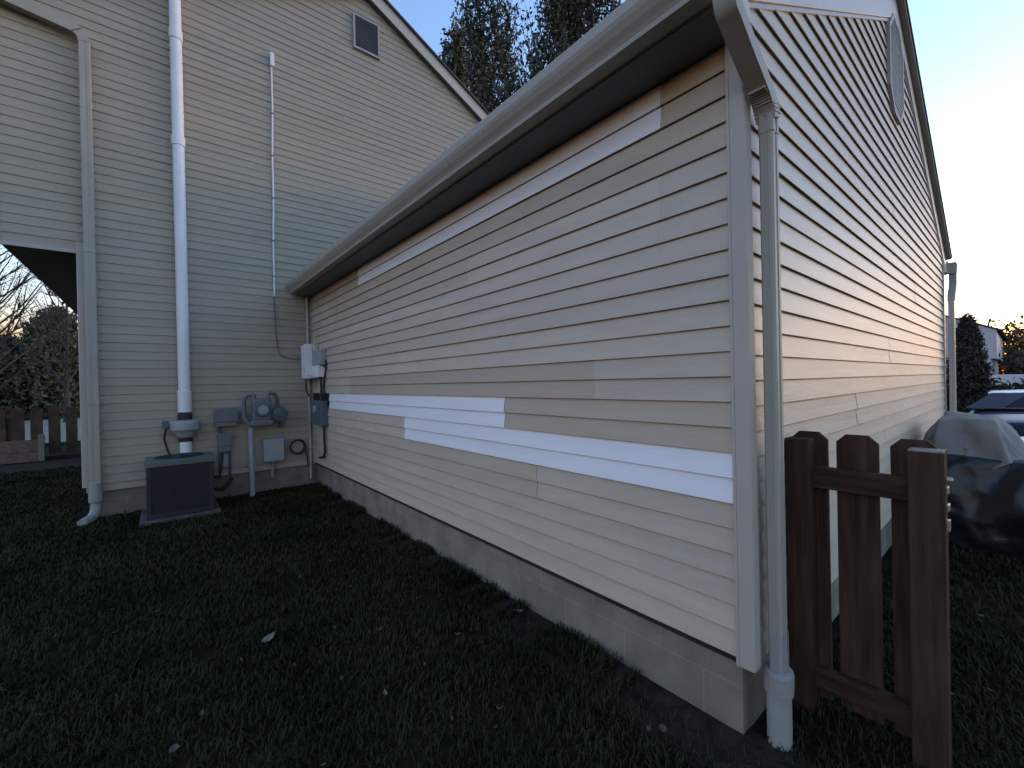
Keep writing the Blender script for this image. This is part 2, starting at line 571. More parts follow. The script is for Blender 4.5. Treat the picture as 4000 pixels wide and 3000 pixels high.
# block foundation with UVs in metres
def foundation(name, x0, x1, y0, y1, z1, parent):
    m = MB()
    m.box(x0, x1, y0, y1, -0.3, z1)
    o = m.build(name, M['block'], parent, bevel=0)
    me = o.data
    uvl = me.uv_layers.new(name='UVMap')
    for p in me.polygons:
        for li in p.loop_indices:
            co = me.vertices[me.loops[li].vertex_index].co
            u = co.y if abs(p.normal.x) > .5 else co.x
            uvl.data[li].uv = (u + 0.11, co.z - 0.003)
    return o
foundation('block_foundation', 1.79, XR - 0.04, 0.742, 6.75, 0.345, garage)
# corner posts (L section with rounded nose)
def corner_post(parent, x, y, sx, sy, w1, w2, z0, z1, name='corner_post'):
    """x,y = sheathing corner; sx,sy = outward signs ; w1 along y, w2 along x"""
    d = 0.026
    pts = [(x + sx * d, y - sy * w1), (x + sx * d, y + sy * (d - .006)), (x + sx * (d - .006), y + sy * d),
           (x - sx * w2, y + sy * d), (x - sx * w2, y + sy * .002), (x + sx * .002, y - sy * w1)]
    m = MB()
    m.prism(pts, 'z', z0, z1)
    # raised lip at the flange edges
    m.box(min(x + sx * d, x + sx * (d + .003)), max(x + sx * d, x + sx * (d + .003)), min(y - sy * w1, y - sy * (w1 - .012)), max(y - sy * w1, y - sy * (w1 - .012)), z0, z1)
    return m.build(name, M['trim'], parent, bevel=0.002)
corner_post(garage, XB, YB, -1, -1, 0.042, 0.035, 0.308, 2.9)
corner_post(garage, XR, YB, 1, -1, 0.06, 0.06, 0.308, 2.9)
# rake boards and their J channel
def rake(parent, gx, zb, x_from, y_face, board, slab_y0, slab_y1, name, slope=0.503, xe=None):
    for s in (-1, 1):
        xa, xb = (x_from, gx) if s < 0 else (2 * gx - x_from, gx)
        m = MB()
        pts = [(xa, zb(xa)), (xb, zb(xb)), (xb, zb(xb) + board), (xa, zb(xa) + board)]
        m.prism(pts, 'y', y_face - 0.022, y_face)
        m.build('rake_board', M['fascia'], parent, bevel=0.002)
        m = MB()
        pts = [(xa, zb(xa) - .024), (xb, zb(xb) - .024), (xb, zb(xb) - .002), (xa, zb(xa) - .002)]
        m.prism(pts, 'y', y_face - 0.013, y_face + .012)
        m.build('rake_channel', M['trim'], parent)
rake(garage, GP, rake_b, 1.553, YB - 0.006, 0.20, 0, 0, 'rake')
# roof slabs
def roof_slab(parent, gx, ztop, xe, y0, y1, th, nm='roof'):
    m = MB()
    xb = 2 * gx - xe
    m.prism([(xe, ztop(xe)), (gx, ztop(gx)), (xb, ztop(xb)), (xb, ztop(xb) + th), (gx, ztop(gx) + th), (xe, ztop(xe) + th)], 'y', y0, y1)
    return m.build(nm, M['shingle'], parent)
roof_slab(garage, GP, lambda x: rake_b(x) + 0.202, 1.53, YB - 0.085, YH + 0.0, 0.03)
m = MB()      # pale drip edge under the shingles along the rake
for s in (-1, 1):
    xa = 1.56 if s < 0 else 2 * GP - 1.56
    zf = lambda x: rake_b(x) + 0.17
    m.prism([(xa, zf(xa)), (GP, zf(GP)), (GP, zf(GP) + .03), (xa, zf(xa) + .03)], 'y', YB - 0.075, YB - 0.03)
m.each('drip_edge', M['gutter'], garage)
# eave: soffit and fascia
m = MB()
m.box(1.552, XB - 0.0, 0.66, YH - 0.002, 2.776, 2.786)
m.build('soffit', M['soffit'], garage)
m = MB()
m.box(1.548, 1.568, 0.655, YH - 0.002, 2.787, 2.955)
m.each('eave_fascia', M['fascia'], garage)
m = MB()
m.box(XR, 2 * GP - 1.552, 0.66, YH, 2.776, 2.786)
m.box(2 * GP - 1.568, 2 * GP - 1.548, 0.655, YH, 2.787, 2.955)
m.each('eave_fascia', M['fascia'], garage)
for s_ in (-1, 1):        # boxed eave return closing the end of the soffit
    f = (lambda x: x) if s_ < 0 else (lambda x: 2 * GP - x)
    m = MB()
    m.prism([(f(1.553), 2.774), (f(1.80), 2.774), (f(1.80), rake_b(1.80) - .026), (f(1.553), rake_b(1.553) + .19)], 'y', YB - .0315, YB - .0285)
    m.build('eave_return', M['fascia'], garage)
# tall octagonal louvre vent
def octagon(cx, cz, w, h, c):
    return [(cx - w / 2, cz - h / 2 + c), (cx - w / 2 + c, cz - h / 2), (cx + w / 2 - c, cz - h / 2), (cx + w / 2, cz - h / 2 + c),
            (cx + w / 2, cz + h / 2 - c), (cx + w / 2 - c, cz + h / 2), (cx - w / 2 + c, cz + h / 2), (cx - w / 2, cz + h / 2 - c)]
vc = (4.86, 4.02)
m = MB()
o1 = octagon(*vc, 0.60, 0.82, 0.17); o2 = octagon(*vc, 0.53, 0.75, 0.152)
vs = [(x, YB - .036, z) for x, z in o1] + [(x, YB - .036, z) for x, z in o2] + [(x, YB, z) for x, z in o1] + [(x, YB - 0.02, z) for x, z in o2]
fs = []
for i in range(8):
    k = (i + 1) % 8
    fs += [(i, k, k + 8, i + 8), (i, i + 16, k + 16, k), (i + 8, k + 8, k + 24, i + 24)]
m.add(vs, fs)
vent = m.build('gable_vent', M['vent'], garage, fixn=True)
vent['label'] = 'tall octagonal louvred vent'
m = MB()
for k in range(20):
    z = vc[1] - .36 + k * .037
    hw = .265 - max(0, abs(z + .017 - vc[1]) - .223)
    m.add([(vc[0] - hw, YB - .035, z), (vc[0] + hw, YB - .035, z), (vc[0] + hw, YB - .031, z + .034), (vc[0] - hw, YB - .031, z + .034)], [(0, 1, 2, 3)])
o = m.build('louver_blades', M['vent'], vent, fixn=False)

# ------------------------------------------------------------------ eave gutter and its downspout (near)
def k_gutter(mb, x0, y0, y1, s=1):
    """K-style trough; x0 = fascia face, s=1 opens towards -X"""
    pr = [(0, 2.935), (0, 2.79), (.072, 2.79), (.075, 2.808), (.083, 2.822), (.098, 2.842), (.112, 2.868), (.118, 2.885), (.118, 2.925), (.112, 2.934), (.106, 2.928)]
    pr2 = [(.106, 2.915), (.112, 2.915), (.112, 2.89), (.105, 2.868), (.09, 2.845), (.076, 2.826), (.068, 2.797), (.004, 2.797), (.004, 2.935)]
    poly = [(x0 - s * a, b) for a, b in pr + pr2]
    mb.prism(poly, 'y', y0, y1)
def bar(mb, path, w, h, ridges=True):
    """rectangular downspout swept along a path"""
    mb.tube(path, 0, rect=(w, h))
near_gutter = thing('rain_gutter', 'long grey eave gutter with the downspout at the near garage corner', 'gutter', (1.84, 0.64, 0))
m = MB()
k_gutter(m, 1.548, 0.60, 6.742)
# seam sleeves
for y in (2.33, 5.1):
    m.prism([(1.548 - a, b) for a, b in ((.070, 2.787), (.0765, 2.806), (.0845, 2.82), (.0995, 2.84), (.1135, 2.866), (.120, 2.884), (.120, 2.928), (.112, 2.938), (.112, 2.9), (.07, 2.80))], 'y', y, y + .06)
m.build('trough', M['gutter'], near_gutter, smooth=False, fixn=True)
m = MB()
m.prism([(1.548 - a, b) for a, b in ((0, 2.935), (0, 2.79), (.072, 2.79), (.083, 2.822), (.112, 2.868), (.118, 2.885), (.118, 2.925))], 'y', 0.597, 0.60)
m.build('end_cap', M['gutter'], near_gutter)

def prof_box(mb, cx, cy, wx, wy, z0, z1, rib=0.0035, cham=0.006):
    """downspout shaft with chamfered corners and shallow ribs"""
    hx, hy = wx / 2, wy / 2
    c = cham
    P = [(-hx + c, -hy), (-hx * .3, -hy), (-hx * .22, -hy + rib), (hx * .22, -hy + rib), (hx * .3, -hy), (hx - c, -hy), (hx, -hy + c), (hx, hy - c),
         (hx - c, hy), (-hx + c, hy), (-hx, hy - c), (-hx, hy * .3), (-hx + rib, hy * .2), (-hx + rib, -hy * .2), (-hx, -hy * .3), (-hx, -hy + c)]
    mb.prism([(cx + a, cy + b) for a, b in P], 'z', z0, z1)
def smooth_path(P, n=5):
    P = [Vector(p) for p in P]
    out = []
    for i in range(len(P) - 1):
        a, b, c, d = P[max(i - 1, 0)], P[i], P[i + 1], P[min(i + 2, len(P) - 1)]
        for k in range(n):
            t = k / n
            out.append(.5 * ((2 * b) + (c - a) * t + (2 * a - 5 * b + 4 * c - d) * t * t + (3 * b - a - 3 * c + d) * t ** 3))
    return out + [P[-1]]
DSX, DSY = 1.857, 0.634
m = MB()
prof_box(m, DSX, DSY, 0.066, 0.05, 0.45, 2.46)
m.build('downspout', M['gutter'], near_gutter)
m = MB()
prof_box(m, DSX, DSY, 0.070, 0.054, 2.395, 2.475)
m.build('downspout_sleeve', M['gutter'], near_gutter)
# crimped upper elbow + diagonal
m = MB()
path = [(1.50, 0.632, 2.80), (1.50, 0.632, 2.74), (1.515, 0.633, 2.705), (1.545, 0.633, 2.685), (1.66, 0.634, 2.615), (1.76, 0.634, 2.555), (1.81, 0.634, 2.52), (1.842, 0.634, 2.485), (1.856, 0.634, 2.45)]
m.tube(smooth_path(path), 0, rect=(0.054, 0.070))
for k in range(9):       # crimp ridges round the lower elbow
    t = k / 8
    p = Vector((1.765, .634, 2.552)).lerp(Vector((1.852, .634, 2.468)), t) + Vector((.012 * math.sin(t * math.pi), 0, .012 * math.sin(t * math.pi)))
    d = Vector((math.cos(R(-30 - 50 * t)), 0, math.sin(R(-30 - 50 * t))))
    m.tube([p - d * .003, p + d * .003], 0, rect=(0.060, 0.076))
m.build('upper_elbow', M['gutter'], near_gutter, smooth=True, bevel=0.004)
m = MB()
prof_box(m, DSX, DSY, 0.064, 0.048, 0.27, 0.46, 0.003)
m.build('downspout_extension', M['pvc_aged'], near_gutter)['label'] = 'white lower length of downspout'
m = MB()
m.lathe([(0.042, .205), (0.050, .21), (0.052, .25), (0.053, .285), (0.050, .30), (0.036, .302)], (DSX, DSY, 0), 'z', 20)
m.build('drain_adapter', M['pvc_aged'], near_gutter, smooth=False)
m = MB()
m.lathe([(0.043, -.12), (0.043, .215), (0.040, .218)], (DSX, DSY, 0), 'z', 20)
m.build('drain_pipe', M['pvc_aged'], near_gutter, smooth=False)

# ------------------------------------------------------------------ far gutter end with its downspout
far_gutter = thing('rain_gutter', 'far gutter end with elbows and downspout beyond the gable wall', 'gutter', (8.07, 0.62, 0))
m = MB()
gx = 2 * GP - 1.548
k_gutter(m, gx, 0.58, 6.742, -1)
m.build('trough', M['gutter'], far_gutter)
m = MB()
m.tube([(gx + .05, .62, 2.80), (gx + .05, .62, 2.66), (gx + .02, .62, 2.60), (8.13, .62, 2.50), (8.085, .62, 2.46), (8.075, .62, 2.40)], 0, rect=(.055, .075))
m.build('upper_elbow', M['gutter'], far_gutter, bevel=.004)
m = MB()
prof_box(m, 8.075, 0.62, 0.078, 0.06, -0.2, 2.44)
m.build('downspout', M['fascia'], far_gutter)

# ------------------------------------------------------------------ house
house = thing('house', 'tall tan sided house gable behind the garage with an overhanging upper floor', 'house', (2.7, 6.9, 0))
HX0, HX1, HLX = -1.31, 6.67, -0.655
HP = (HX0 + HX1) / 2
def hrake_b(x):
    return 7.69 - 0.512 * abs(x - HP)
HB = 0.385
UF = 3.125        # underside of the upper floor
mb = MB()
nlow = 13
def ext_h(z):
    d = (7.69 - z) / 0.512
    return max(HX0 + .02, HP - d), min(HX1 - .02, HP + d)
def ext_low(z):
    return HLX + .02, HX1
rows_low = int(round((UF - HB) / (2 * CO)))
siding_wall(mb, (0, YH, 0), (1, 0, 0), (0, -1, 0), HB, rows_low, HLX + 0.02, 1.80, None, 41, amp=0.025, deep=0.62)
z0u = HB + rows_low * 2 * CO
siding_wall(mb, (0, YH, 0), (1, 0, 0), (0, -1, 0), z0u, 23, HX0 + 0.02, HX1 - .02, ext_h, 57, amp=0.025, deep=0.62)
mb.build('gable_siding', M['siding_dimmed'], house, tint=True, fixn=False)
m = MB()
m.prism([(HX0 + .004, UF + .0), (HX1, UF), (HX1, hrake_b(HX1)), (HP, hrake_b(HP)), (HX0 + .004, hrake_b(HX0))], 'y', YH + .004, YH + 9)
m.build('upper_floor', M['trim'], house)
m = MB()
m.box(HLX + .004, HX1, YH + .0045, YH + 8.6, 0.3, UF - .002)
m.build('lower_floor', M['trim'], house)
m = MB()
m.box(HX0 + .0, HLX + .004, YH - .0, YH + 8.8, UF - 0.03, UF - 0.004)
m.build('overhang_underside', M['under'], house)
m = MB()
m.box(HX0 - .01, HLX, YH - .02, YH - 0.003, z0u - .035, z0u + .005)
m.build('starter_trim', M['trim'], house)
foundation('block_foundation', HLX + .03, 1.80, 6.80, 15, 0.40, house)
corner_post(house, HLX, YH, -1, -1, .075, .07, HB - .02, UF - .005)
corner_post(house, HX0, YH, -1, -1, .075, .07, z0u - .02, hrake_b(HX0))
for s in (-1, 1):
    xa = HX0 - .02 if s < 0 else HX1 + .02
    m = MB()
    m.prism([(xa, hrake_b(xa)), (HP, hrake_b(HP)), (HP, hrake_b(HP) + .21), (xa, hrake_b(xa) + .21)], 'y', YH - .10, YH - .078)
    m.build('rake_board', M['fascia'], house, bevel=.002)
    m = MB()
    m.prism([(xa, hrake_b(xa) + .0), (HP, hrake_b(HP) + .0), (HP, hrake_b(HP) + .012), (xa, hrake_b(xa) + .012)], 'y', YH - .079, YH - .0)
    m.build('rake_soffit', M['soffit'], house)
roof_slab(house, HP, lambda x: hrake_b(x) + .212, HX0 - .32, YH - .14, YH + 9.2, .035)
# square louvre vent high on the gable
m = MB()
VX0, VX1, VZ0, VZ1 = 2.475, 2.905, 6.80, 7.35
for a in ((VX0, VX0 + .03, VZ0, VZ1), (VX1 - .03, VX1, VZ0, VZ1), (VX0 + .03, VX1 - .03, VZ0, VZ0 + .03), (VX0 + .03, VX1 - .03, VZ1 - .03, VZ1)):
    m.box(a[0], a[1], YH - .045, YH + .002, a[2], a[3])
hv = m.build('gable_vent', M['light_metal'], house)
hv['label'] = 'square grey louvred vent'
m = MB()
for k in range(12):
    z = VZ0 + .035 + k * .041
    m.add([(VX0 + .03, YH - .042, z), (VX1 - .03, YH - .042, z), (VX1 - .03, YH - .02, z + .036), (VX0 + .03, YH - .02, z + .036)], [(0, 1, 2, 3)])
m.build('louver_blades', M['grey_metal'], hv, fixn=False)
# inside corner channel
m = MB()
m.box(1.738, 1.757, YH - .034, YH - .015, 0.33, 2.775)
m.build('inside_corner_trim', M['trim'], garage)

# ------------------------------------------------------------------ house downspout (left)
hds = thing('downspout', 'pale downspout on the left corner of the tall house wall', 'downspout', (-0.56, 6.68, 0))
m = MB()
prof_box(m, -0.565, 6.675, 0.095, 0.075, 0.36, 5.36)
m.build('shaft', M['gutter'], hds)
m = MB()
prof_box(m, -0.565, 6.675, 0.100, 0.080, 4.60, 4.70)
m.build('sleeve', M['gutter'], hds)
m = MB()
m.tube(smooth_path([(-1.62, 6.675, 5.62), (-1.3, 6.675, 5.545), (-0.70, 6.675, 5.46), (-.62, 6.675, 5.435), (-.58, 6.675, 5.40), (-.565, 6.675, 5.34)]), 0, rect=(.08, .10))
m.build('upper_elbow', M['gutter'], hds, bevel=.006)
m = MB()
m.lathe([(0.05, .20), (0.062, .21), (0.062, .30), (0.058, .42), (.048, .425)], (-.565, 6.67, 0), 'z', 20)
m.tube([(-.565, 6.67, .22), (-.565, 6.67, .14), (-.575, 6.64, .08), (-.60, 6.58, .045), (-.66, 6.46, .03)], .05, 14)
m.build('drain_boot', M['pvc_aged'], hds, smooth=True)
m = MB()
m.box(-.615, -.515, 6.634, 6.75, 3.0, 3.03)
m.box(-.615, -.515, 6.634, 6.75, 1.3, 1.33)
m.each('strap', M['gutter'], hds)

# ------------------------------------------------------------------ radon vent pipe
rp = thing('vent_pipe', 'tall white vent pipe with a round inline fan rising behind the air conditioner', 'vent pipe', (0.245, 6.672, 0))
PX, PY = 0.245, 6.672
m = MB()
m.tube([(PX, PY, 1.22), (PX, PY, 4.0), (PX, PY, 7.6)], .061, 20)
m.build('pipe', M['pvc'], rp, smooth=True)
for z in (4.52, 5.83, 2.98):
    if z == 2.98:
        continue
    m = MB()
    m.lathe([(.060, z - .06), (.070, z - .058), (.070, z + .058), (.060, z + .06)], (PX, PY, 0), 'z', 20)
    m.build('coupling', M['pvc'], rp, smooth=False)
m = MB()
m.lathe([(.06, 1.16), (.070, 1.165), (.070, 1.43), (.06, 1.435)], (PX, PY, 0), 'z', 20)
m.build('fan_coupling', M['pvc'], rp)
m = MB()
m.lathe([(.055, 1.06), (.073, 1.065), (.073, 1.15), (.062, 1.155)], (PX, PY, 0), 'z', 20)
m.lathe([(.055, .79), (.073, .795), (.073, .86), (.062, .865)], (PX, PY, 0), 'z', 20)
m.each('rubber_coupling', M['rubber'], rp)
m = MB()
m.lathe([(.06, .85), (.085, .87), (.12, .93), (.150, .955), (.152, 1.04), (.135, 1.06), (.075, 1.07)], (PX, PY - .05, 0), 'z', 28)
m.build('fan_housing', M['light_metal'], rp, smooth=False)
m = MB()
m.lathe([(.061, -.1), (.061, .80)], (PX, PY - .02, 0), 'z', 20)
m.build('lower_pipe', M['pvc'], rp, smooth=False)
m = MB()
m.tube([(PX - .13, PY - .05, 1.0), (PX - .19, PY - .04, .97), (PX - .205, PY - .01, .86), (PX - .18, PY, .72), (PX - .12, PY + .01, .55), (PX - .10, PY + .02, .4)], .012, 8)
m.build('power_cable', M['rubber'], rp, smooth=True)
m = MB()
m.box(PX - .22, PX - .165, PY - .02, PY + .05, .98, 1.07)
m.build('switch_box', M['slate_metal'], rp, bevel=.006)

# ------------------------------------------------------------------ air conditioner
ac = thing('air_conditioner', 'dark square air conditioner with a pale top rim by the house wall', 'air conditioner', (0.18, 6.3, 0))
AX0, AX1, AY0, AY1, AZ0, AZ1 = -.125, .475, 6.03, 6.585, .05, .66
m = MB()
m.box(AX0 - .06, AX1 + .06, AY0 - .05, AY1 + .03, -.05, .045)
m.build('pad', M['pad'], ac, bevel=.01)
m = MB()
m.box(AX0 + .015, AX1 - .015, AY0 + .015, AY1 - .015, AZ0, AZ1 - .03)
m.build('coil', M['ac_dark'], ac)
m = MB()
n = 26
for k in range(n):
    z = AZ0 + .05 + k * (AZ1 - AZ0 - .13) / (n - 1)
    m.box(AX0 + .02, AX1 - .02, AY0 + .004, AY0 + .012, z, z + .008)
    m.box(AX0 + .004, AX0 + .012, AY0 + .02, AY1 - .02, z, z + .008)
    m.box(AX1 - .012, AX1 - .004, AY0 + .02, AY1 - .02, z, z + .008)
m.build('louver_guard', M['ac_guard'], ac)
m = MB()
for x in (AX0, AX1 - .045):
    for y in (AY0, AY1 - .045):
        m.box(x, x + .045, y, y + .045, AZ0, AZ1 - .05)
m.each('corner_post', M['ac_guard'], ac, bevel=.006)
m = MB()
m.box(AX0 - .006, AX1 + .006, AY0 - .006, AY1 + .006, AZ0 - .004, AZ0 + .045)
m.build('base_pan', M['ac_guard'], ac, bevel=.006)
m = MB()          # top cover with round opening
cx, cy = (AX0 + AX1) / 2, (AY0 + AY1) / 2
N = 48
outer = []
for k in range(N):
    t = k * 2 * math.pi / N + math.pi / 4
    c, s_ = math.cos(t), math.sin(t)
    q = max(abs(c), abs(s_))
    outer.append((cx + c / q * ((AX1 - AX0) / 2 + .012), cy + s_ / q * ((AY1 - AY0) / 2 + .012)))
rr = .235
inner = [(cx + rr * math.cos(k * 2 * math.pi / N + math.pi / 4), cy + rr * math.sin(k * 2 * math.pi / N + math.pi / 4)) for k in range(N)]
vs = [(x, y, AZ1) for x, y in outer] + [(x, y, AZ1 + .012) for x, y in inner] + [(x, y, AZ1 - .05) for x, y in outer] + [(x, y, AZ1 - .06) for x, y in inner]
fs = []
for i in range(N):
    k = (i + 1) % N
    fs += [(i, k, k + N, i + N), (i, i + 2 * N, k + 2 * N, k), (i + N, k + N, k + 3 * N, i + 3 * N)]
m.add(vs, fs)
m.build('top_cover', M['ac'], ac, bevel=0)
m = MB()
m.lathe([(.004, AZ1 - .055), (.233, AZ1 - .055), (.233, AZ1 - .05), (.004, AZ1 - .05)], (cx, cy, 0), 'z', 32)
m.build('fan_well', M['dark'], ac)
m = MB()
for r_ in (.05, .085, .12, .155, .19, .225):
    m.tube([(cx + r_ * math.cos(t), cy + r_ * math.sin(t), AZ1 + .014 + .02 * (1 - r_ / .24)) for t in [k * 2 * math.pi / 32 for k in range(33)]], .003, 6)
for k in range(8):
    t = k * math.pi / 4
    m.tube([(cx + .03 * math.cos(t), cy + .03 * math.sin(t), AZ1 + .034), (cx + .24 * math.cos(t), cy + .24 * math.sin(t), AZ1 + .013)], .004, 6)
m.lathe([(.04, AZ1 + .02), (.05, AZ1 + .03), (.045, AZ1 + .04), (.01, AZ1 + .042)], (cx, cy, 0), 'z', 16)
m.build('fan_guard', M['rubber'], ac)
m = MB()
for k in range(4):
    t = k * math.pi / 2 + .4
    a = Vector((cx, cy, AZ1 - .03)); d = Vector((math.cos(t), math.sin(t), 0)); p = Vector((-d.y, d.x, 0))
    m.add([a + d * .03 - p * .03 + Vector((0, 0, .01)), a + d * .2 - p * .06 + Vector((0, 0, .012)), a + d * .2 + p * .06 - Vector((0, 0, .012)), a + d * .03 + p * .03 - Vector((0, 0, .008))], [(0, 1, 2, 3)])
m.each('fan_blade', M['slate_metal'], ac, fixn=False)
m = MB()
m.tube([(AX1 - .02, AY1 - .06, .35), (AX1 + .1, AY1 - .04, .33), (.60, 6.66, .42), (.62, 6.70, .60)], .018, 8)
m.tube([(AX1 - .02, AY1 - .1, .22), (AX1 + .12, AY1 - .06, .16), (.68, 6.68, .20), (.72, 6.79, .24)], .024, 8)
m.each('line_set', M['rubber'], ac, smooth=True)

# ------------------------------------------------------------------ meters and boxes on the house wall
db = thing('disconnect_box', 'grey wide electrical box left of the gas meter with a small box below it', 'electrical box', (0.67, 6.66, .95))
m = MB(); m.box(.545, .785, 6.60, 6.752, .955, 1.185); m.build('housing', M['grey_metal'], db, bevel=.008)
m = MB(); m.box(.538, .792, 6.585, 6.600, 1.02, 1.195); m.build('cover', M['grey_metal'], db, bevel=.004)
m = MB(); m.box(.575, .715, 6.64, 6.752, .63, .86); m.box(.568, .722, 6.628, 6.641, .70, .868); m.build('lower_box', M['grey_metal'], db, bevel=.006)
m = MB()
m.tube([(.60, 6.70, .96), (.60, 6.70, .86)], .02, 10)
m.tube([(.70, 6.70, .64), (.70, 6.70, .40), (.70, 6.72, .30)], .016, 10)
m.tube([(.60, 6.68, .64), (.585, 6.67, .52), (.62, 6.66, .42)], .013, 8)
m.each('conduit', M['slate_metal'], db, smooth=True)
m = MB(); m.box(.58, .71, 6.70, 6.752, .42, .60); m.build('junction_cover', M['light_metal'], db, bevel=.006)

gm = thing('gas_meter', 'grey gas meter with a round dial on a pale riser pipe against the house wall', 'gas meter', (0.95, 6.55, 0))
m = MB()
m.box(.935, 1.165, 6.46, 6.60, 1.0, 1.30)
m.build('meter_body', M['grey_metal'], gm, bevel=.03)
m = MB(); m.box(.915, 1.185, 6.44, 6.62, .935, 1.02); m.build('lower_case', M['grey_metal'], gm, bevel=.025)
m = MB(); m.lathe([(.082, 6.425), (.088, 6.43), (.088, 6.462), (.08, 6.464)], (1.055, 0, 1.15), 'y', 26); m.build('dial_ring', M['slate_metal'], gm)
m = MB(); m.lathe([(.004, 6.42), (.060, 6.42), (.062, 6.427), (.004, 6.427)], (1.055, 0, 1.155), 'y', 26); m.build('dial_face', M['light_metal'], gm)
m = MB()
m.tube([(.97, 6.53, 1.29), (.97, 6.53, 1.345), (.955, 6.55, 1.36), (.90, 6.57, 1.35), (.865, 6.58, 1.30), (.86, 6.58, 1.2), (.86, 6.58, 1.08), (.87, 6.57, 1.02), (.91, 6.56, .98), (.935, 6.56, .92)], .026, 12)
m.tube([(1.13, 6.53, 1.29), (1.13, 6.53, 1.36), (1.15, 6.54, 1.375), (1.22, 6.56, 1.36), (1.25, 6.58, 1.3), (1.262, 6.60, 1.18)], .024, 12)
m.tube([(1.28, 6.60, 1.0), (1.30, 6.62, .92), (1.30, 6.76, .90)], .022, 10)
m.each('connecting_pipe', M['grey_metal'], gm, smooth=True)
m = MB()
m.tube([(.932, 6.56, -.1), (.932, 6.56, .92)], .033, 14)
m.build('riser_pipe', M['light_metal'], gm, smooth=True)
m = MB()
m.lathe([(.02, 6.50), (.095, 6.515), (.105, 6.535), (.105, 6.55), (.09, 6.575), (.04, 6.60)], (1.265, 0, 1.08), 'y', 24)
m.build('regulator', M['slate_metal'], gm, smooth=False)

ub = thing('utility_box', 'light grey square utility box low on the house wall right of the gas riser', 'utility box', (1.2, 6.7, .42))
m = MB(); m.box(1.085, 1.315, 6.60, 6.75, .425, .70); m.build('housing', M['light_metal'], ub, bevel=.008)
m = MB(); m.box(1.075, 1.325, 6.585, 6.60, .44, .745); m.box(1.075, 1.325, 6.60, 6.75, .705, .745); m.build('cover', M['light_metal'], ub, bevel=.006)
m = MB(); m.tube([(1.31, 6.72, .72), (1.312, 6.72, .84)], .008, 8); m.tube([(1.2, 6.7, .43), (1.2, 6.72, .2)], .02, 8); m.each('conduit', M['light_metal'], ub)

coil = MB()
for k in range(4):
    r_ = .088 + .006 * k
    coil.tube([(1.525 + r_ * math.cos(t), 6.725 - .011 * k - .004 * math.sin(3 * t + k), .585 + r_ * math.sin(t)) for t in [q * 2 * math.pi / 28 for q in range(29)]], .007, 8)
coil.tube([(1.61, 6.70, .60), (1.635, 6.69, .50), (1.65, 6.70, .40), (1.66, 6.715, .30)], .009, 8)
tag(coil.build('cable_coil', M['rubber'], smooth=True), 'black coiled cable hanging near the inside corner of the walls', 'cable coil')

cc = thing('conduit', 'thin tan vertical conduit standing in the inside corner of the walls', 'conduit', (1.69, 6.72, .3))
m = MB()
m.tube([(1.70, 6.728, .10), (1.70, 6.728, 2.772)], .019, 12)
m.build('pipe', M['trim'], cc, smooth=True)
m = MB()
for z in (.55, 1.4, 2.3):
    m.box(1.672, 1.728, 6.705, 6.752, z, z + .02)
m.each('strap', M['trim'], cc)

wb = thing('service_box', 'white box with a stub antenna, upper of the boxes at the inside corner', 'service box', (1.66, 6.4, 1.56))
m = MB(); m.box(1.585, 1.752, 6.42, 6.66, 1.56, 2.04); m.build('housing', M['pvc'], wb, bevel=.012)
m = MB(); m.box(1.575, 1.675, 6.405, 6.42, 1.60, 2.045); m.build('door', M['pvc'], wb, bevel=.006)
m = MB(); m.box(1.672, 1.757, 6.03, 6.40, 1.74, 1.96); m.build('side_box', M['light_metal'], wb, bevel=.012)
m = MB(); m.box(1.655, 1.757, 6.12, 6.40, 1.57, 1.735); m.build('lower_cover', M['pvc'], wb, bevel=.014)
m = MB(); m.tube([(1.705, 6.38, 1.95), (1.703, 6.38, 2.20)], .011, 8); m.build('stub_antenna', M['fascia'], wb)
m = MB()
m.tube([(1.74, 6.02, 1.80), (1.735, 6.0, 1.70), (1.735, 6.06, 1.58), (1.735, 6.12, 1.45), (1.73, 6.10, 1.30)], .012, 8)
m.tube([(1.62, 6.5, 1.57), (1.61, 6.52, 1.50), (1.63, 6.6, 1.40), (1.69, 6.68, 1.3)], .010, 8)
m.each('cable', M['rubber'], wb, smooth=True)

sb = thing('meter_box', 'slate grey electric box on the garage wall below the white service box', 'electric box', (1.72, 6.2, .9))
m = MB(); m.box(1.655, 1.757, 6.02, 6.46, .91, 1.25); m.build('housing', M['slate_metal'], sb, bevel=.014)
m = MB(); m.box(1.645, 1.656, 6.04, 6.44, .95, 1.23); m.build('door', M['slate_metal'], sb, bevel=.004)
m = MB(); m.lathe([(.0, 1.628), (.05, 1.628), (.055, 1.646), (.0, 1.646)], (0, 6.24, 1.13), 'x', 18); m.build('dial', M['light_metal'], sb)
m = MB()
m.tube([(1.72, 6.1, .92), (1.72, 6.1, .72), (1.725, 6.1, .56), (1.72, 6.14, .48), (1.70, 6.25, .46)], .018, 10)
m.tube([(1.72, 6.2, 1.25), (1.725, 6.2, 1.42), (1.725, 6.22, 1.57)], .018, 10)
m.each('conduit', M['rubber'], sb, smooth=True)

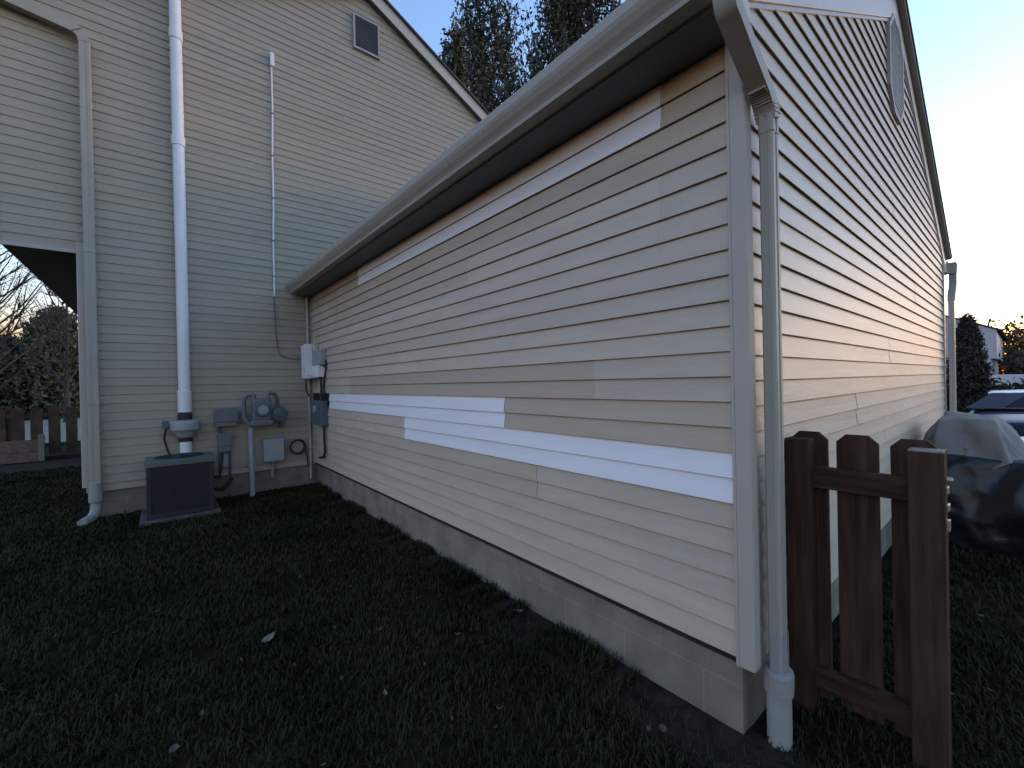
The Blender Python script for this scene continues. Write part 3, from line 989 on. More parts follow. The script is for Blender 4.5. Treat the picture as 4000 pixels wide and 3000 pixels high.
wc = thing('wall_cable', 'thin white cable with a small cap running down the tall house wall', 'cable', (1.3, 6.74, 2.0))
m = MB()
wx = lambda z: 1.312 - .037 * (5.97 - z) / 3.2 + .004 * math.sin(z * 5)
m.tube([(wx(z), 6.738, z) for z in [5.98 - .25 * k for k in range(14)]], .011, 8)
m.build('white_conduit', M['pvc'], wc, smooth=True)
m = MB()
m.tube([(1.272, 6.738, 2.72), (1.282, 6.738, 2.3), (1.30, 6.738, 2.0), (1.34, 6.738, 1.90), (1.42, 6.738, 1.865), (1.52, 6.735, 1.855), (1.60, 6.70, 1.86)], .008, 8)
m.build('lower_cable', M['grey_metal'], wc, smooth=True)
m = MB(); m.box(1.29, 1.342, 6.70, 6.752, 5.96, 6.15); m.build('cap', M['pvc'], wc, bevel=.008)
m = MB()
for z in (5.3, 4.7, 4.1, 3.5, 3.0):
    m.box(wx(z) - .018, wx(z) + .018, 6.724, 6.752, z, z + .015)
m.each('clip', M['grey_metal'], wc)

# ------------------------------------------------------------------ picket fence at the right
pf = thing('picket_fence', 'brown stained picket fence section beside the garage downspout with a square post', 'fence', (2.18, .45, 0))
def picket(y0, y1, z0, z1, x0=2.213, x1=2.231, c=.032):
    m = MB()
    m.prism([(y0, z0), (y1, z0), (y1, z1 - c), (y1 - c, z1), (y0 + c, z1), (y0, z1 - c)], 'x', x0, x1)
    return m
for a, b, zt in ((.549, .687, 1.203), (.380, .519, 1.200), (.206, .345, 1.197)):
    picket(a, b, .04, zt).build('picket', M['brown'], pf, bevel=.002)
for z0, z1 in ((.966, 1.056), (.095, .185)):
    m = MB(); m.box(2.173, 2.2125, .28, .61, z0, z1)
    m.build('rail', M['brown_rail'], pf, bevel=.003)
m = MB(); m.box(2.122, 2.212, .592, .682, -.3, 1.178); m.build('post', M['brown'], pf, bevel=.003)
m = MB(); m.box(2.122, 2.212, .187, .284, -.3, 1.165); m.build('post', M['brown'], pf, bevel=.003)
m = MB(); m.box(2.124, 2.21, .189, .282, 1.165, 1.170); m.build('post_top', M['worn'], pf)
m = MB()
m.box(2.150, 2.195, .181, .187, 1.015, 1.040)
m.box(2.150, 2.195, .179, .187, .955, .978)
m.lathe([(.0, .168), (.009, .170), (.011, .187), (.0, .187)], (2.172, 0, 1.066), 'y', 12)
m.box(2.145, 2.175, .177, .187, .885, .925)
m.each('latch', M['brass'], pf, bevel=.002)

# ------------------------------------------------------------------ back fence and planter at the left
bf = thing('picket_fence', 'dark brown picket fence with wide gaps far back beyond the left house corner', 'fence', (-3.5, 14.2, 0))
x = -8.0
rb = random.Random(3)
FY = 14.2
while x < -0.3:
    zt = 1.10 + rb.uniform(-.02, .02)
    m = MB()
    m.prism([(x, .05), (x + .19, .05), (x + .19, zt - .04), (x + .15, zt), (x + .04, zt), (x, zt - .04)], 'y', FY, FY + .02)
    m.build('picket', M['fence_far'], bf)
    x += .275
for z in (.20, .88):
    m = MB(); m.box(-8.0, -.3, FY + .022, FY + .06, z, z + .09); m.build('rail', M['fence_far'], bf)
for x in (-7.2, -4.9, -2.6, -.4):
    m = MB(); m.box(x, x + .09, FY + .062, FY + .152, -.2, 1.15); m.build('post', M['fence_far'], bf)
pl = thing('planter', 'low brown wooden raised planter in front of the back fence', 'planter', (-3.6, 13.6, 0))
for z in (.0, .21):
    m = MB(); m.box(-5.2, -1.98, 13.30, 13.34, z, z + .205); m.build('side_board', M['planter'], pl, bevel=.004)
    m = MB(); m.box(-5.2, -1.98, 13.86, 13.90, z, z + .205); m.build('side_board', M['planter'], pl, bevel=.004)
    m = MB(); m.box(-2.02, -1.98, 13.342, 13.858, z, z + .205); m.build('end_board', M['planter'], pl, bevel=.004)
m = MB(); m.box(-1.978, -1.89, 13.28, 13.37, -.1, .55); m.build('corner_stake', M['worn'], pl, bevel=.004)
m = MB(); m.box(-5.19, -2.021, 13.341, 13.859, 0, .36); m.build('earth', M['soil'], pl)

# ------------------------------------------------------------------ trees
def limb_path(p, d, L, n, r, wob, up=0.0):
    pts = [Vector(p)]
    d = Vector(d).normalized()
    for i in range(n):
        d = (d + Vector((r.uniform(-wob, wob), r.uniform(-wob, wob), r.uniform(-wob, wob) + up))).normalized()
        pts.append(pts[-1] + d * (L / n))
    return pts
def leaf_cloud(mb, pts, r, size, per, spread, elong=1.0):
    for p in pts:
        for _ in range(per):
            q = p + Vector((r.gauss(0, spread), r.gauss(0, spread), r.gauss(0, spread * elong)))
            a = Vector((r.gauss(0, 1), r.gauss(0, 1), r.gauss(0, 1) * 1.2)).normalized()
            b = a.cross(Vector((r.gauss(0, 1), r.gauss(0, 1), r.gauss(0, 1)))).normalized()
            s = size * r.uniform(.6, 1.3)
            mb.add([q - a * s, q + b * s * .45, q + a * s, q - b * s * .45], [(0, 1, 2, 3)])
def make_tree(name, label, base, H, seed, spreadr, leafm, nlimb=16, leafs=9, lsize=.11, lspread=.32, group=None, trunk_r=.22, low=.2, upb=.12, fast=False, twig=3, cat='tree', elong=1.3):
    r = random.Random(seed)
    t = thing(name, label, cat, base, group)
    tr = MB(); cr = MB()
    B = Vector(base)
    main = limb_path(B - Vector((0, 0, .2)), (0, 0, 1), H * .92, 10, r, .07, .05)
    tr.tube(main, [trunk_r * (1 - .09 * i) for i in range(11)], 8)
    tips = list(main[7:])
    for k in range(nlimb):
        f = low + (0.97 - low) * (k + r.random()) / nlimb
        i = min(9, int(f * 10)); p = main[i].lerp(main[i + 1], f * 10 - i)
        az = k * 2.4 + r.uniform(-.5, .5)
        L = spreadr * (1.25 - .75 * f) * r.uniform(.7, 1.2)
        e = .9 if fast else .45
        lp = limb_path(p, (math.cos(az), math.sin(az), e), L * (1.5 if fast else 1), 6, r, .16, upb)
        tr.tube(lp, [trunk_r * .38 * (1 - f * .6) * (1 - .14 * q) for q in range(7)], 6)
        tips += lp[2:]
        for j in range(twig):
            q = lp[2 + (j * 5) % 5]
            az2 = az + r.uniform(-1.3, 1.3)
            tp = limb_path(q, (math.cos(az2), math.sin(az2), r.uniform(.3, 1.2)), L * r.uniform(.3, .55), 4, r, .2, upb)
            tr.tube(tp, [trunk_r * .13 * (1 - .2 * w) for w in range(5)], 5, cap=False)
            tips += tp[1:]
    tr.build('trunk', M['bark'], t, smooth=True, fixn=False)
    if leafs:
        leaf_cloud(cr, tips, r, lsize, leafs, lspread, elong)
        cr.build('crown', leafm, t, fixn=False)
    return t
G1 = 'leafy trees rising behind the roofs'
make_tree('leafy_tree', 'small sparse treetop just clear of the house roof slope', (8.75, 14.0, 0), 15.6, 4, 1.0, M['leaf_autumn'], 30, 8, .10, .13, G1, .14, .35, .2, True, 4, 'tree', 2.6)
make_tree('leafy_tree', 'bushy dark treetop in the middle of the notch between the two roofs', (11.2, 14.5, 0), 18.0, 8, 3.4, M['leaf_autumn'], 84, 8, .105, .18, G1, .2, .3, .30, True, 4, 'tree', 2.8)
make_tree('leafy_tree', 'tall dark treetop rising out of frame above the garage gutter', (13.9, 14.8, 0), 23.0, 15, 4.2, M['leaf_dark'], 94, 8, .11, .20, G1, .24, .3, .28, True, 4, 'tree', 2.6)
make_tree('leafy_tree', 'brown tinged treetop at the right end above the garage gutter', (17.2, 14.0, 0), 26.0, 19, 4.0, M['leaf_autumn'], 88, 8, .115, .21, G1, .24, .3, .28, True, 4, 'tree', 2.4)
G2 = 'bare trees beyond the back fence'
for k, (x, y, h, lab) in enumerate(((-6.2, 27, 10.5, 'leftmost thin bare tree beyond the back fence'), (-4.6, 24, 8.6, 'thin bare tree beside the evergreen shrubs beyond the back fence'),
                                    (-3.4, 29, 8.2, 'short bare tree closest to the house corner beyond the back fence'))):
    make_tree('bare_tree', lab, (x, y, 0), h, 60 + k, 2.8, M['leaf_autumn'], 34, 1, .045, .2, G2, .13, .2, .10, True, 7)
G3 = 'dark shrubs beyond the back fence'
for k, (x, y, h, w, lab) in enumerate(((-9.6, 36, 5.2, 2.6, 'dark evergreen shrub at the left edge beyond the back fence'), (-6.4, 35, 4.3, 2.2, 'lower dark evergreen shrub behind the bare trees'),
                                       (-4.4, 34.5, 5.9, 1.9, 'taller dark evergreen shrub against the house corner'))):
    r = random.Random(90 + k)
    t = thing('evergreen_shrub', lab, 'shrub', (x, y, 0), G3)
    m = MB(); m.tube([(x, y, -.1), (x + .1, y, h * .5), (x, y, h * .85)], [.14, .1, .04], 8); m.build('trunk', M['bark'], t)
    c = MB()
    pts = []
    for _ in range(900):
        f = r.random() ** .8
        a = r.uniform(0, 6.28); q = w * (1 - f ** 2.2 * .75) * math.sqrt(r.random()) * (.8 + .35 * noise.noise(Vector((a, f * 3, k))))
        pts.append(Vector((x + q * math.cos(a), y + q * math.sin(a), .2 + f * (h - .3))))
    leaf_cloud(c, pts, r, .16, 12, .22)
    c.build('crown', M['leaf_dark'], t, fixn=False)

# ------------------------------------------------------------------ right background
def gzf(x):
    return ground_z(x, 0)
gz = gzf(20)
av = thing('arborvitae', 'tall dark column shaped evergreen in front of the pale neighbouring house', 'evergreen', (16, .95, gz))
r = random.Random(5)
m = MB(); m.tube([(16, .95, gz - .1), (16, .95, 2.4)], [.09, .03], 8); m.build('trunk', M['bark'], av)
c = MB(); pts = []
for _ in range(800):
    f = r.random()
    a = r.uniform(0, 6.28)
    w = .44 * (1 - max(0, f - .5) ** 2 * 3.3) * (.86 + .2 * noise.noise(Vector((math.cos(a) * 1.5, f * 4, math.sin(a)))))
    q = w * r.random() ** .35
    pts.append(Vector((16 + q * math.cos(a), .95 + q * math.sin(a), gz + .05 + f * (2.76 - gz))))
leaf_cloud(c, pts, r, .042, 26, .032, 2.0)
c.build('crown', M['cedar'], av, fixn=False)

nh = thing('neighbor_house', 'pale neighbouring house with a sloping roof edge and an overhanging upper floor', 'house', (28, 4, gz))
m = MB()
NX = 26.0
# gable wall facing the camera, roof falling to the right (towards -Y)
m.prism([(.74, 1.98), (9.5, 1.98), (9.5, 3.1), (5.1, 5.3), (.74, 3.14)], 'x', NX, NX + 9)
m.build('upper_floor', M['nh_wall'], nh)
m = MB(); m.box(NX + .02, NX + 8.9, .90, 9.3, gz - .2, 1.98); m.build('lower_floor', M['nh_wall'], nh)
m = MB()
m.prism([(.58, 3.08), (5.1, 5.32), (9.6, 3.09), (9.6, 3.15), (5.1, 5.38), (.58, 3.14)], 'x', NX - .06, NX + 9.2)
m.build('roof', M['shingle'], nh)
m = MB(); m.tube([(NX + 1.5, 1.05, 3.2), (NX + 1.5, 1.0, 3.55), (NX + 1.5, .95, 3.72)], [.03, .03, .05], 8); m.build('roof_pipe', M['bark'], nh)
m = MB(); m.box(NX - .03, NX - .002, 2.6, 3.7, 2.2, 3.1); w = m.build('window', M['vinyl_fence'], nh)
m = MB(); m.box(NX - .036, NX - .031, 2.68, 3.62, 2.28, 3.02); m.build('pane', M['glass'], w)

vf = thing('vinyl_fence', 'low white panel fence along the horizon behind the cars', 'fence', (20, -2, gz))
y = 3.0
while y > -9:
    m = MB(); m.box(19.985, 20.015, y - 1.52, y - .06, .72, 1.36); m.build('panel', M['vinyl_fence'], vf)
    m = MB(); m.box(19.95, 20.05, y - .06, y + .06, gz - .1, 1.30); m.build('post', M['grey_metal'], vf)
    y -= 1.6
def hedge_blob(name, label, x0, x1, y0, y1, h, seed, lm, n, size, cat, base):
    r = random.Random(seed)
    t = thing(name, label, cat, ((x0 + x1) / 2, (y0 + y1) / 2, base))
    m = MB()
    for k in range(5):
        yy = y0 + (y1 - y0) * (k + .5) / 5
        m.tube([((x0 + x1) / 2, yy, base - .1), ((x0 + x1) / 2, yy + .1, base + h * .7)], [.05, .02], 6)
    m.build('stems', M['bark'], t)
    c = MB(); pts = []
    for _ in range(n):
        x = r.uniform(x0, x1); y = r.uniform(y0, y1)
        top = h * (.86 + .22 * noise.noise(Vector((x * .8, y * .9, seed))))
        pts.append(Vector((x, y, base + top * r.random() ** .6)))
    leaf_cloud(c, pts, r, size, 9, size * 1.4)
    c.build('foliage', lm, t, fixn=False)
hedge_blob('hedge', 'long dark clipped hedge below the white panel fence', 17.8, 18.8, -7, 3.2, 1.78, 6, M['cedar'], 2600, .08, 'hedge', gz)
hedge_blob('thicket', 'dark brown thicket right of the pale neighbouring house', 27, 30, -9, .4, 3.1, 9, M['cedar'], 1600, .13, 'shrubs', gz)
hedge_blob('thicket', 'taller dark thicket added out of the picture behind the cars', 29, 33, -46, -9, 5.2, 12, M['cedar'], 5200, .26, 'shrubs', gz)  # unseen stretch of thicket, added tall to block the low horizon glow
G4 = 'golden trees behind the thicket'
make_tree('golden_tree', 'low golden backlit tree touching the pale house roof', (34, .35, gz), 4.6, 31, 1.9, M['leaf_gold'], 22, 6, .12, .25, G4, .1, .3, .05, False, 3)
make_tree('golden_tree', 'taller golden backlit tree at the right picture edge', (36, -1.2, gz), 5.6, 37, 2.3, M['leaf_gold'], 24, 6, .12, .25, G4, .12, .3, .05, False, 3)

# ------------------------------------------------------------------ cars
def loft(mb, secs, close=True):
    m = len(secs[0])
    vs = [p for s in secs for p in s]
    fs = []
    for i in range(len(secs) - 1):
        for k in range(m - (0 if close else 1)):
            fs.append((i * m + k, i * m + (k + 1) % m, (i + 1) * m + (k + 1) % m, (i + 1) * m + k))
    fs.append(tuple(range(m))[::-1]); fs.append(tuple(range((len(secs) - 1) * m, len(secs) * m)))
    mb.add(vs, fs)
def car(label, loc, rotz, paint, L, Wd, belt, Ht, suv):
    t = thing('parked_car', label, 'car', (0, 0, 0), 'cars parked in the driveway')
    hw = Wd / 2
    # lower body: stations along x (front +)
    st = [(-L / 2, .42, belt * .80, .86), (-L / 2 + .06, .34, belt * .93, .93), (-L / 2 + .3, .28, belt * .99, .98), (-L * .2, .24, belt, 1.0), (L * .12, .24, belt, 1.0),
          (L * .22, .24, belt * .985, .99), (L / 2 - .5, .26, belt * .90, .97), (L / 2 - .12, .32, belt * .82, .90), (L / 2, .40, belt * .70, .80)]
    secs = []
    for x, zb, zt, wf in st:
        w = hw * wf
        secs.append([(x, -w * .93, zb), (x, -w, zb + .12), (x, -w * 1.0, (zb + zt) / 2), (x, -w * .97, zt - .10), (x, -w * .90, zt - .01), (x, -w * .5, zt + .025),
                     (x, w * .5, zt + .025), (x, w * .90, zt - .01), (x, w * .97, zt - .10), (x, w * 1.0, (zb + zt) / 2), (x, w, zb + .12), (x, w * .93, zb)])
    m = MB(); loft(m, secs)
    body = m.build('body', paint, t, smooth=True)
    body.modifiers.new('sub', 'SUBSURF').levels = 1
    body.modifiers['sub'].render_levels = 2
    # greenhouse
    if suv:
        gs = [(-L / 2 + .10, belt - .02, .80), (-L / 2 + .38, Ht - .07, .70), (-L * .12, Ht, .72), (L * .06, Ht - .03, .71), (L * .24, belt + .01, .82)]
    else:
        gs = [(-L * .36, belt - .0, .80), (-L * .24, Ht - .06, .68), (-L * .06, Ht, .69), (L * .06, Ht - .05, .68), (L * .22, belt, .82)]
    xs = [g[0] for g in gs]
    def roofline(x):
        for a, b in zip(gs, gs[1:]):
            if a[0] <= x <= b[0]:
                f = (x - a[0]) / (b[0] - a[0])
                return a[1] + (b[1] - a[1]) * f, a[2] + (b[2] - a[2]) * f
        return gs[-1][1], gs[-1][2]
    g = MB(); secs = []
    for k in range(13):
        x = xs[0] + (xs[-1] - xs[0]) * k / 12
        zt, wf = roofline(x)
        zt = max(zt, belt + .005)
        w0 = hw * .90; w1 = hw * .90 + (hw * .72 - hw * .90) * min(1, (zt - belt) / (Ht - belt))
        secs.append([(x, -w0, belt - .04), (x, -w1, zt - .03 * min(1, (zt - belt) / .2)), (x, -w1 * .8, zt), (x, w1 * .8, zt), (x, w1, zt - .03 * min(1, (zt - belt) / .2)), (x, w0, belt - .04)])
    loft(g, secs)
    g.build('window_band', M['glass'], t, smooth=False)
    # roof skin and pillars in paint
    p = MB()
    secs = []
    for k in range(9):
        x = gs[1][0] - .06 + (gs[3][0] + .05 - gs[1][0] + .06) * k / 8
        zt, wf = roofline(min(max(x, gs[1][0]), gs[3][0]))
        w1 = hw * .735
        e = .012
        secs.append([(x, -w1, zt - .045), (x, -w1 * .97, zt - .005), (x, -w1 * .75, zt + e + .01), (x, w1 * .75, zt + e + .01), (x, w1 * .97, zt - .005), (x, w1, zt - .045)])
    loft(p, secs)
    p.build('roof', paint, t, smooth=True)
    for s in (-1, 1):
        for xa, za, xb, zb_, wd in ((gs[0][0] + .16, belt, gs[1][0] + .22, Ht - .06, .46 if suv else .14), (gs[-1][0] - .04, belt, gs[3][0] - .02, Ht - .06, .07), (-L * .02, belt, -L * .03, Ht - .03, .06)):
            q = MB()
            y0 = s * hw * .915; y1 = s * hw * .745
            q.add([(xa - wd / 2, y0, za - .02), (xa + wd / 2, y0, za - .02), (xb + wd / 2, y1, zb_), (xb - wd / 2, y1, zb_), (xa - wd / 2, y0 - s * .03, za - .02), (xa + wd / 2, y0 - s * .03, za - .02), (xb + wd / 2, y1 - s * .03, zb_), (xb - wd / 2, y1 - s * .03, zb_)],
                  [(0, 1, 2, 3), (4, 5, 6, 7), (0, 1, 5, 4), (2, 3, 7, 6), (0, 3, 7, 4), (1, 2, 6, 5)])
            q.build('pillar', paint, t)
        q = MB(); q.box(gs[0][0] + .2, gs[-1][0] - .1, min(s * hw * .925, s * hw * .905), max(s * hw * .925, s * hw * .905), belt - .012, belt + .012); q.build('window_trim', M['chrome'], t)
        q = MB(); q.box(gs[-1][0] - .25, gs[-1][0] - .10, min(s * hw * .92, s * hw * 1.12), max(s * hw * .92, s * hw * 1.12), belt + .03, belt + .15); q.build('mirror', paint, t, bevel=.03)
        q = MB(); q.box(-L / 2 - .005, -L / 2 + .12, min(s * hw * .62, s * hw * .90), max(s * hw * .62, s * hw * .90), belt * .62, belt * .80); q.build('tail_light', M['tail'], t, bevel=.02)
        q = MB(); q.box(L / 2 - .16, L / 2 - .02, min(s * hw * .55, s * hw * .84), max(s * hw * .55, s * hw * .84), belt * .55, belt * .68); q.build('headlight', M['light_metal'], t, bevel=.02)
        for xw in (-L * .29, L * .31):
            q = MB(); q.lathe([(.2, s * hw * .80), (.31, s * hw * .80), (.335, s * hw * .86), (.335, s * hw * .97), (.31, s * hw * 1.0), (.21, s * hw * 1.0)], (xw, 0, .335), 'y', 28)
            wh = q.build('wheel', M['tyre'], t)
            q = MB(); q.lathe([(.0, s * hw * .97), (.06, s * hw * .985), (.2, s * hw * .995), (.215, s * hw * 1.004), (.225, s * hw * .99)], (xw, 0, .335), 'y', 20)
            q.build('rim', M['rim'], wh)
    q = MB(); q.box(-L / 2 - .012, -L / 2 + .02, -.27, .27, belt * .50, belt * .62); q.build('number_plate', M['pvc'], t)
    t.location = loc
    t.rotation_euler = (0, 0, rotz)
    return t
cz = ground_z(10.2, 0)
car('dark navy car nearest the garage corner, its tail behind the grey cloth', (9.55, -1.63, ground_z(9.5, 0) + .01), R(-90), M['paint_navy'], 4.5, 1.78, 1.16, 1.46, False)
car('slate grey utility car with side windows, farther back behind the navy car', (12.6, -1.52, ground_z(12.6, 0) + .01), R(-90), M['paint_slate'], 4.6, 1.85, 1.30, 1.63, True)

# ------------------------------------------------------------------ plastic wrapped pile with a cloth on it
def lump(name, m_, x0, x1, y0, y1, z0, z1, seed, nx=44, ny=40, nz=24, amp=.09, rnd=.16):
    bm = bmesh.new()
    bmesh.ops.create_cube(bm, size=1.0)
    bmesh.ops.subdivide_edges(bm, edges=bm.edges, cuts=44, use_grid_fill=True)
    c = Vector(((x0 + x1) / 2, (y0 + y1) / 2, (z0 + z1) / 2)); h = Vector(((x1 - x0), (y1 - y0), (z1 - z0)))
    for v in bm.verts:
        p = v.co.copy() * 2
        sph = p.normalized()
        p = p.lerp(sph * 1.15, rnd) * .5
        q = Vector((p.x * h.x, p.y * h.y, p.z * h.z))
        k = (v.co.z + .5)
        n1 = noise.noise(q * 2.1 + Vector((seed, 0, 0)))
        n2 = noise.ridged_multi_fractal(q * 2.6 + Vector((seed, 3, 1)), 1.0, 2.1, 3, 1.0, 1.6) - .9
        n3 = noise.ridged_multi_fractal(Vector((q.x * 5.5, q.y * 5.5, q.z * 3.0 + seed)), 1.0, 2.2, 4, 1.0, 1.8) - 1.0
        d = amp * (n1 * 1.0 + n2 * .30 + n3 * .14)
        q += Vector((p.x, p.y, p.z * .6)).normalized() * d
        q.x *= 1 + .08 * (1 - k)
        q.y *= 1 + .06 * (1 - k)
        v.co = c + q
    me = bpy.data.meshes.new(name)
    bm.to_mesh(me); bm.free()
    me.materials.append(m_)
    me.shade_smooth()
    o = bpy.data.objects.new(name, me)
    COL.objects.link(o)
    return o
o = lump('covered_pile', M['plastic'], 5.15, 7.1, -.75, .53, -.1, .76, 2.3, amp=.11)
tag(o, 'large pile wrapped in shiny black plastic sheeting on the grass beside the garage', 'covered pile')
def drape():
    nx, ny = 90, 70
    mb = MB(); vs = []
    cx, cy = 5.72, .34
    ca, sa = math.cos(.62), math.sin(.62)
    for j in range(ny + 1):
        for i in range(nx + 1):
            a = (i / nx - .5) * 1.7; b = (j / ny - .5) * 1.25
            x = a * ca - b * sa; y = a * sa + b * ca      # the sheet lies askew so its corners hang as points
            tx, ty = .34, .17
            dx = max(0, abs(x) - tx); dy = max(0, abs(y) - ty)
            d = math.hypot(dx, dy)
            k = .34 if y < 0 else .2
            ox = math.copysign(min(abs(x), tx) + dx * k, x); oy = math.copysign(min(abs(y), ty) + dy * k * 1.2, y)
            ang = math.atan2(y * 1.6, x)
            amt = min(1, d / .22)
            fold = (.050 * math.sin(ang * 7 + 1.3 + 1.6 * noise.noise(Vector((x * 2, y * 2, 5)))) + .008 * math.sin(ang * 17 + .4)) * amt
            rr_ = 1 + fold / max(.22, math.hypot(ox, oy))
            n_ = noise.noise(Vector((x * 3.5, y * 3.5, 2)))
            z = 1.055 - d * .80 + .035 * n_ - .025 * abs(noise.noise(Vector((x * 8, y * 8, 3))))
            if z < .74:      # the tail lies out over the pile
                z = .74 - (.74 - z) * .35 + .02 * n_
            yy = min(cy + oy * rr_, .664)
            vs.append((cx + ox * rr_, yy, z))
    fs = [(j * (nx + 1) + i, j * (nx + 1) + i + 1, (j + 1) * (nx + 1) + i + 1, (j + 1) * (nx + 1) + i) for j in range(ny) for i in range(nx)]
    mb.add(vs, fs)
    o = mb.build('draped_cloth', M['cloth'], smooth=True, fixn=True)
    k = o.modifiers.new('soften', 'SMOOTH'); k.factor = .5; k.iterations = 3
    s = o.modifiers.new('thickness', 'SOLIDIFY'); s.thickness = .003
    return tag(o, 'pale grey cloth draped over the black covered pile at the garage wall', 'cloth')
drape()
o = lump('wrapped_bundle', M['plastic'], 5.52, 5.92, .24, .50, .60, .88, 8.8, amp=.015)
tag(o, 'upright black bundle under the grey cloth on the covered pile', 'bundle')

# ------------------------------------------------------------------ grass blades and litter
def grass():
    g = np.random.default_rng(7)
    P = []
    def patch(x0, x1, y0, y1, dens):
        n = int((x1 - x0) * (y1 - y0) * dens)
        return np.column_stack([g.uniform(x0, x1, n), g.uniform(y0, y1, n)])
    P.append(patch(-1.6, 1.70, .5, 3.2, 6500))
    P.append(patch(-2.4, 1.72, 3.2, 6.0, 3600))
    P.append(patch(-4.0, 1.70, 6.0, 6.75, 2600))
    P.append(patch(-6.0, -.75, 6.75, 9.0, 1600))
    P.append(patch(-6.5, -.75, 9.0, 11.7, 900))
    P.append(patch(-4.5, -1.6, -1.5, 3.2, 1500))
    P.append(patch(-5.0, -2.4, 3.2, 7.0, 1100))
    P.append(patch(-1.6, 1.7, -1.8, .5, 2600))
    P.append(patch(1.7, 8.0, -3.0, -1.0, 1500))
    P.append(patch(1.7, 3.4, -.9, .68, 5500))
    P.append(patch(3.4, 8.0, -1.0, .68, 2200))
    p = np.concatenate(P)
    # thin out by a clumpy mask
    keep = np.array([noise.noise(Vector((a * 2.2, b * 2.2, 0))) + .7 * noise.noise(Vector((a * 9, b * 9, 4))) for a, b in p[::1]]) > -.66
    p = p[keep]
    # keep off the soil strip except for strays, and off the pad
    strip = (p[:, 0] > 1.56) & (p[:, 0] < 1.8) & (p[:, 1] > .6)
    p = p[~strip | (g.random(len(p)) < .35)]
    pad = (p[:, 0] > -.2) & (p[:, 0] < .56) & (p[:, 1] > 5.96) & (p[:, 1] < 6.65)
    p = p[~pad]
    n = len(p)
    # tufts along the foundation
    tx = g.uniform(1.56, 1.775, 12000); ty = g.uniform(1.2, 6.6, 12000)
    m2 = np.array([noise.noise(Vector((0, b * 2.3, 2))) + .6 * noise.noise(Vector((0, b * 9, 5))) for b in ty]) > -.05
    t = np.column_stack([tx, ty])[m2]
    allp = np.concatenate([p, t])
    N = len(allp)
    h = np.concatenate([g.uniform(.018, .050, n), g.uniform(.03, .085, len(t))])
    dist = np.hypot(allp[:, 0], allp[:, 1])
    w = np.clip(.0016 + .0006 * dist, .0018, .008)
    az = g.uniform(0, 2 * np.pi, N); lean = g.uniform(.2, 1.0, N) * h
    z = np.array([ground_z(x, 0) for x in allp[:, 0]])
    sx, sy = -np.sin(az) * w, np.cos(az) * w
    v = np.zeros((N, 5, 3))
    v[:, 0] = np.column_stack([allp[:, 0] - sx, allp[:, 1] - sy, z]); v[:, 1] = np.column_stack([allp[:, 0] + sx, allp[:, 1] + sy, z])
    mx = allp[:, 0] + np.cos(az) * lean * .35; my = allp[:, 1] + np.sin(az) * lean * .35
    v[:, 2] = np.column_stack([mx + sx * .8, my + sy * .8, z + h * .65]); v[:, 3] = np.column_stack([mx - sx * .8, my - sy * .8, z + h * .65])
    v[:, 4] = np.column_stack([allp[:, 0] + np.cos(az) * lean, allp[:, 1] + np.sin(az) * lean, z + h * g.uniform(.8, 1.0, N)])
    me = bpy.data.meshes.new('grass')
    me.vertices.add(N * 5)
    me.vertices.foreach_set('co', v.reshape(-1).astype(np.float32))
    base = np.arange(N)[:, None] * 5
    loops = np.concatenate([base + np.array([[0, 1, 2, 3]]), base + np.array([[3, 2, 4]])], axis=1).reshape(-1)
    me.loops.add(N * 7)
    me.loops.foreach_set('vertex_index', loops.astype(np.int32))
    me.polygons.add(N * 2)
    ls = (np.arange(N)[:, None] * 7 + np.array([[0, 4]])).reshape(-1)
    me.polygons.foreach_set('loop_start', ls.astype(np.int32))
    me.update(calc_edges=True)
    me.materials.append(M['grass'])
    o = bpy.data.objects.new('grass', me)
    COL.objects.link(o)
    kind(tag(o, 'dark short lawn grass covering the yard', 'grass'), 'stuff')
grass()
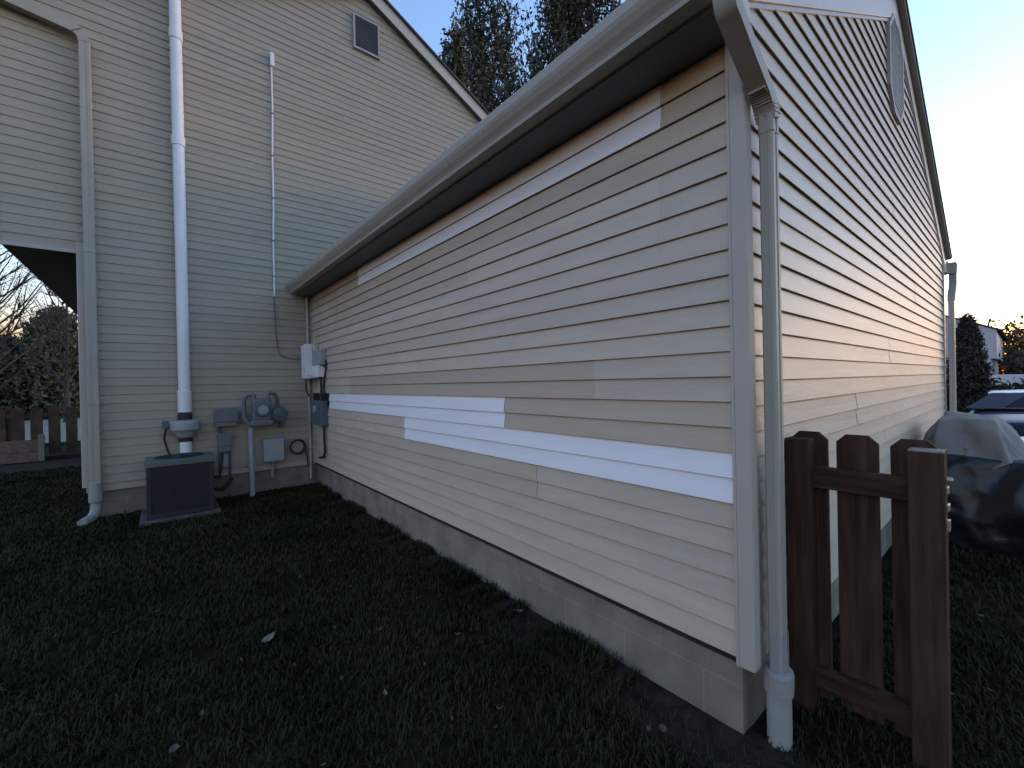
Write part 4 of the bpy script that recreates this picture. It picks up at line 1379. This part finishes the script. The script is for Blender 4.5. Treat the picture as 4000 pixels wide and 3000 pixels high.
def leaf_mesh(L, Wd, curl, seed):
    r = random.Random(seed)
    mb = MB(); vs = []
    n = 8
    for i in range(n + 1):
        t = i / n
        w = Wd * math.sin(math.pi * t ** .8) * (1 + .15 * math.sin(t * 21 + seed))
        x = (t - .5) * L
        for s in (-1, 0, 1):
            vs.append((x, s * w / 2, curl * ((2 * t - 1) ** 2 + .6 * abs(s)) + r.uniform(0, .003)))
    fs = []
    for i in range(n):
        fs += [(i * 3, i * 3 + 1, i * 3 + 4, i * 3 + 3), (i * 3 + 1, i * 3 + 2, i * 3 + 5, i * 3 + 4)]
    mb.add(vs, fs)
    return mb
GL = 'fallen leaves on the lawn'
spots = [((.444, 2.707), .085, 'pale', 'largest pale leaf lying in the middle of the lawn'), ((.761, 1.866), .035, 'pale', 'small pale leaf low in the middle of the lawn'),
         ((1.66, 1.99), .065, 'pale', 'pale leaf on the bare soil by the block foundation'), ((1.02, 3.55), .045, 'dead', 'tiny tan leaf halfway to the air conditioner'),
         ((.02, 2.12), .06, 'dead', 'tan leaf at the lower left of the lawn'), ((2.62, -.16), .075, 'pale', 'pale leaf in the grass right of the fence post')]
for k, ((x, y), L, kk, lab) in enumerate(spots):
    o = leaf_mesh(L, L * .55, .008, k).build('fallen_leaf', M['pale_leaf'] if kk == 'pale' else M['dead_leaf'], fixn=False)
    o.location = (x, y, ground_z(x, y) + .05)
    o.rotation_euler = (R(8), R(-10), k * 1.1 + .4)
    tag(o, lab, 'leaf', GL)
def litter():
    r = random.Random(77)
    mb = MB()
    for k in range(150):
        if k < 105:
            x = r.uniform(-1.5, 1.72); y = .9 + 5 * r.random() ** 1.3
        else:
            x = r.uniform(2.35, 5.0); y = r.uniform(-.7, .6)
        L = r.uniform(.012, .038)
        lm = leaf_mesh(L, L * r.uniform(.3, .7), L * r.uniform(.1, .3), k)
        mt = Matrix.Translation((x, y, ground_z(x, y) + r.uniform(.015, .04))) @ Matrix.Rotation(r.uniform(0, 6.28), 4, 'Z') @ Matrix.Rotation(r.uniform(-.7, .7), 4, 'X') @ Matrix.Rotation(r.uniform(-.6, .6), 4, 'Y')
        mb.add([mt @ Vector(p) for p in lm.v], lm.f)
    o = mb.build('leaf_litter', M['dead_leaf'], fixn=False)
    kind(tag(o, 'scattered dry leaf fragments in the grass', 'leaf litter'), 'stuff')
litter()
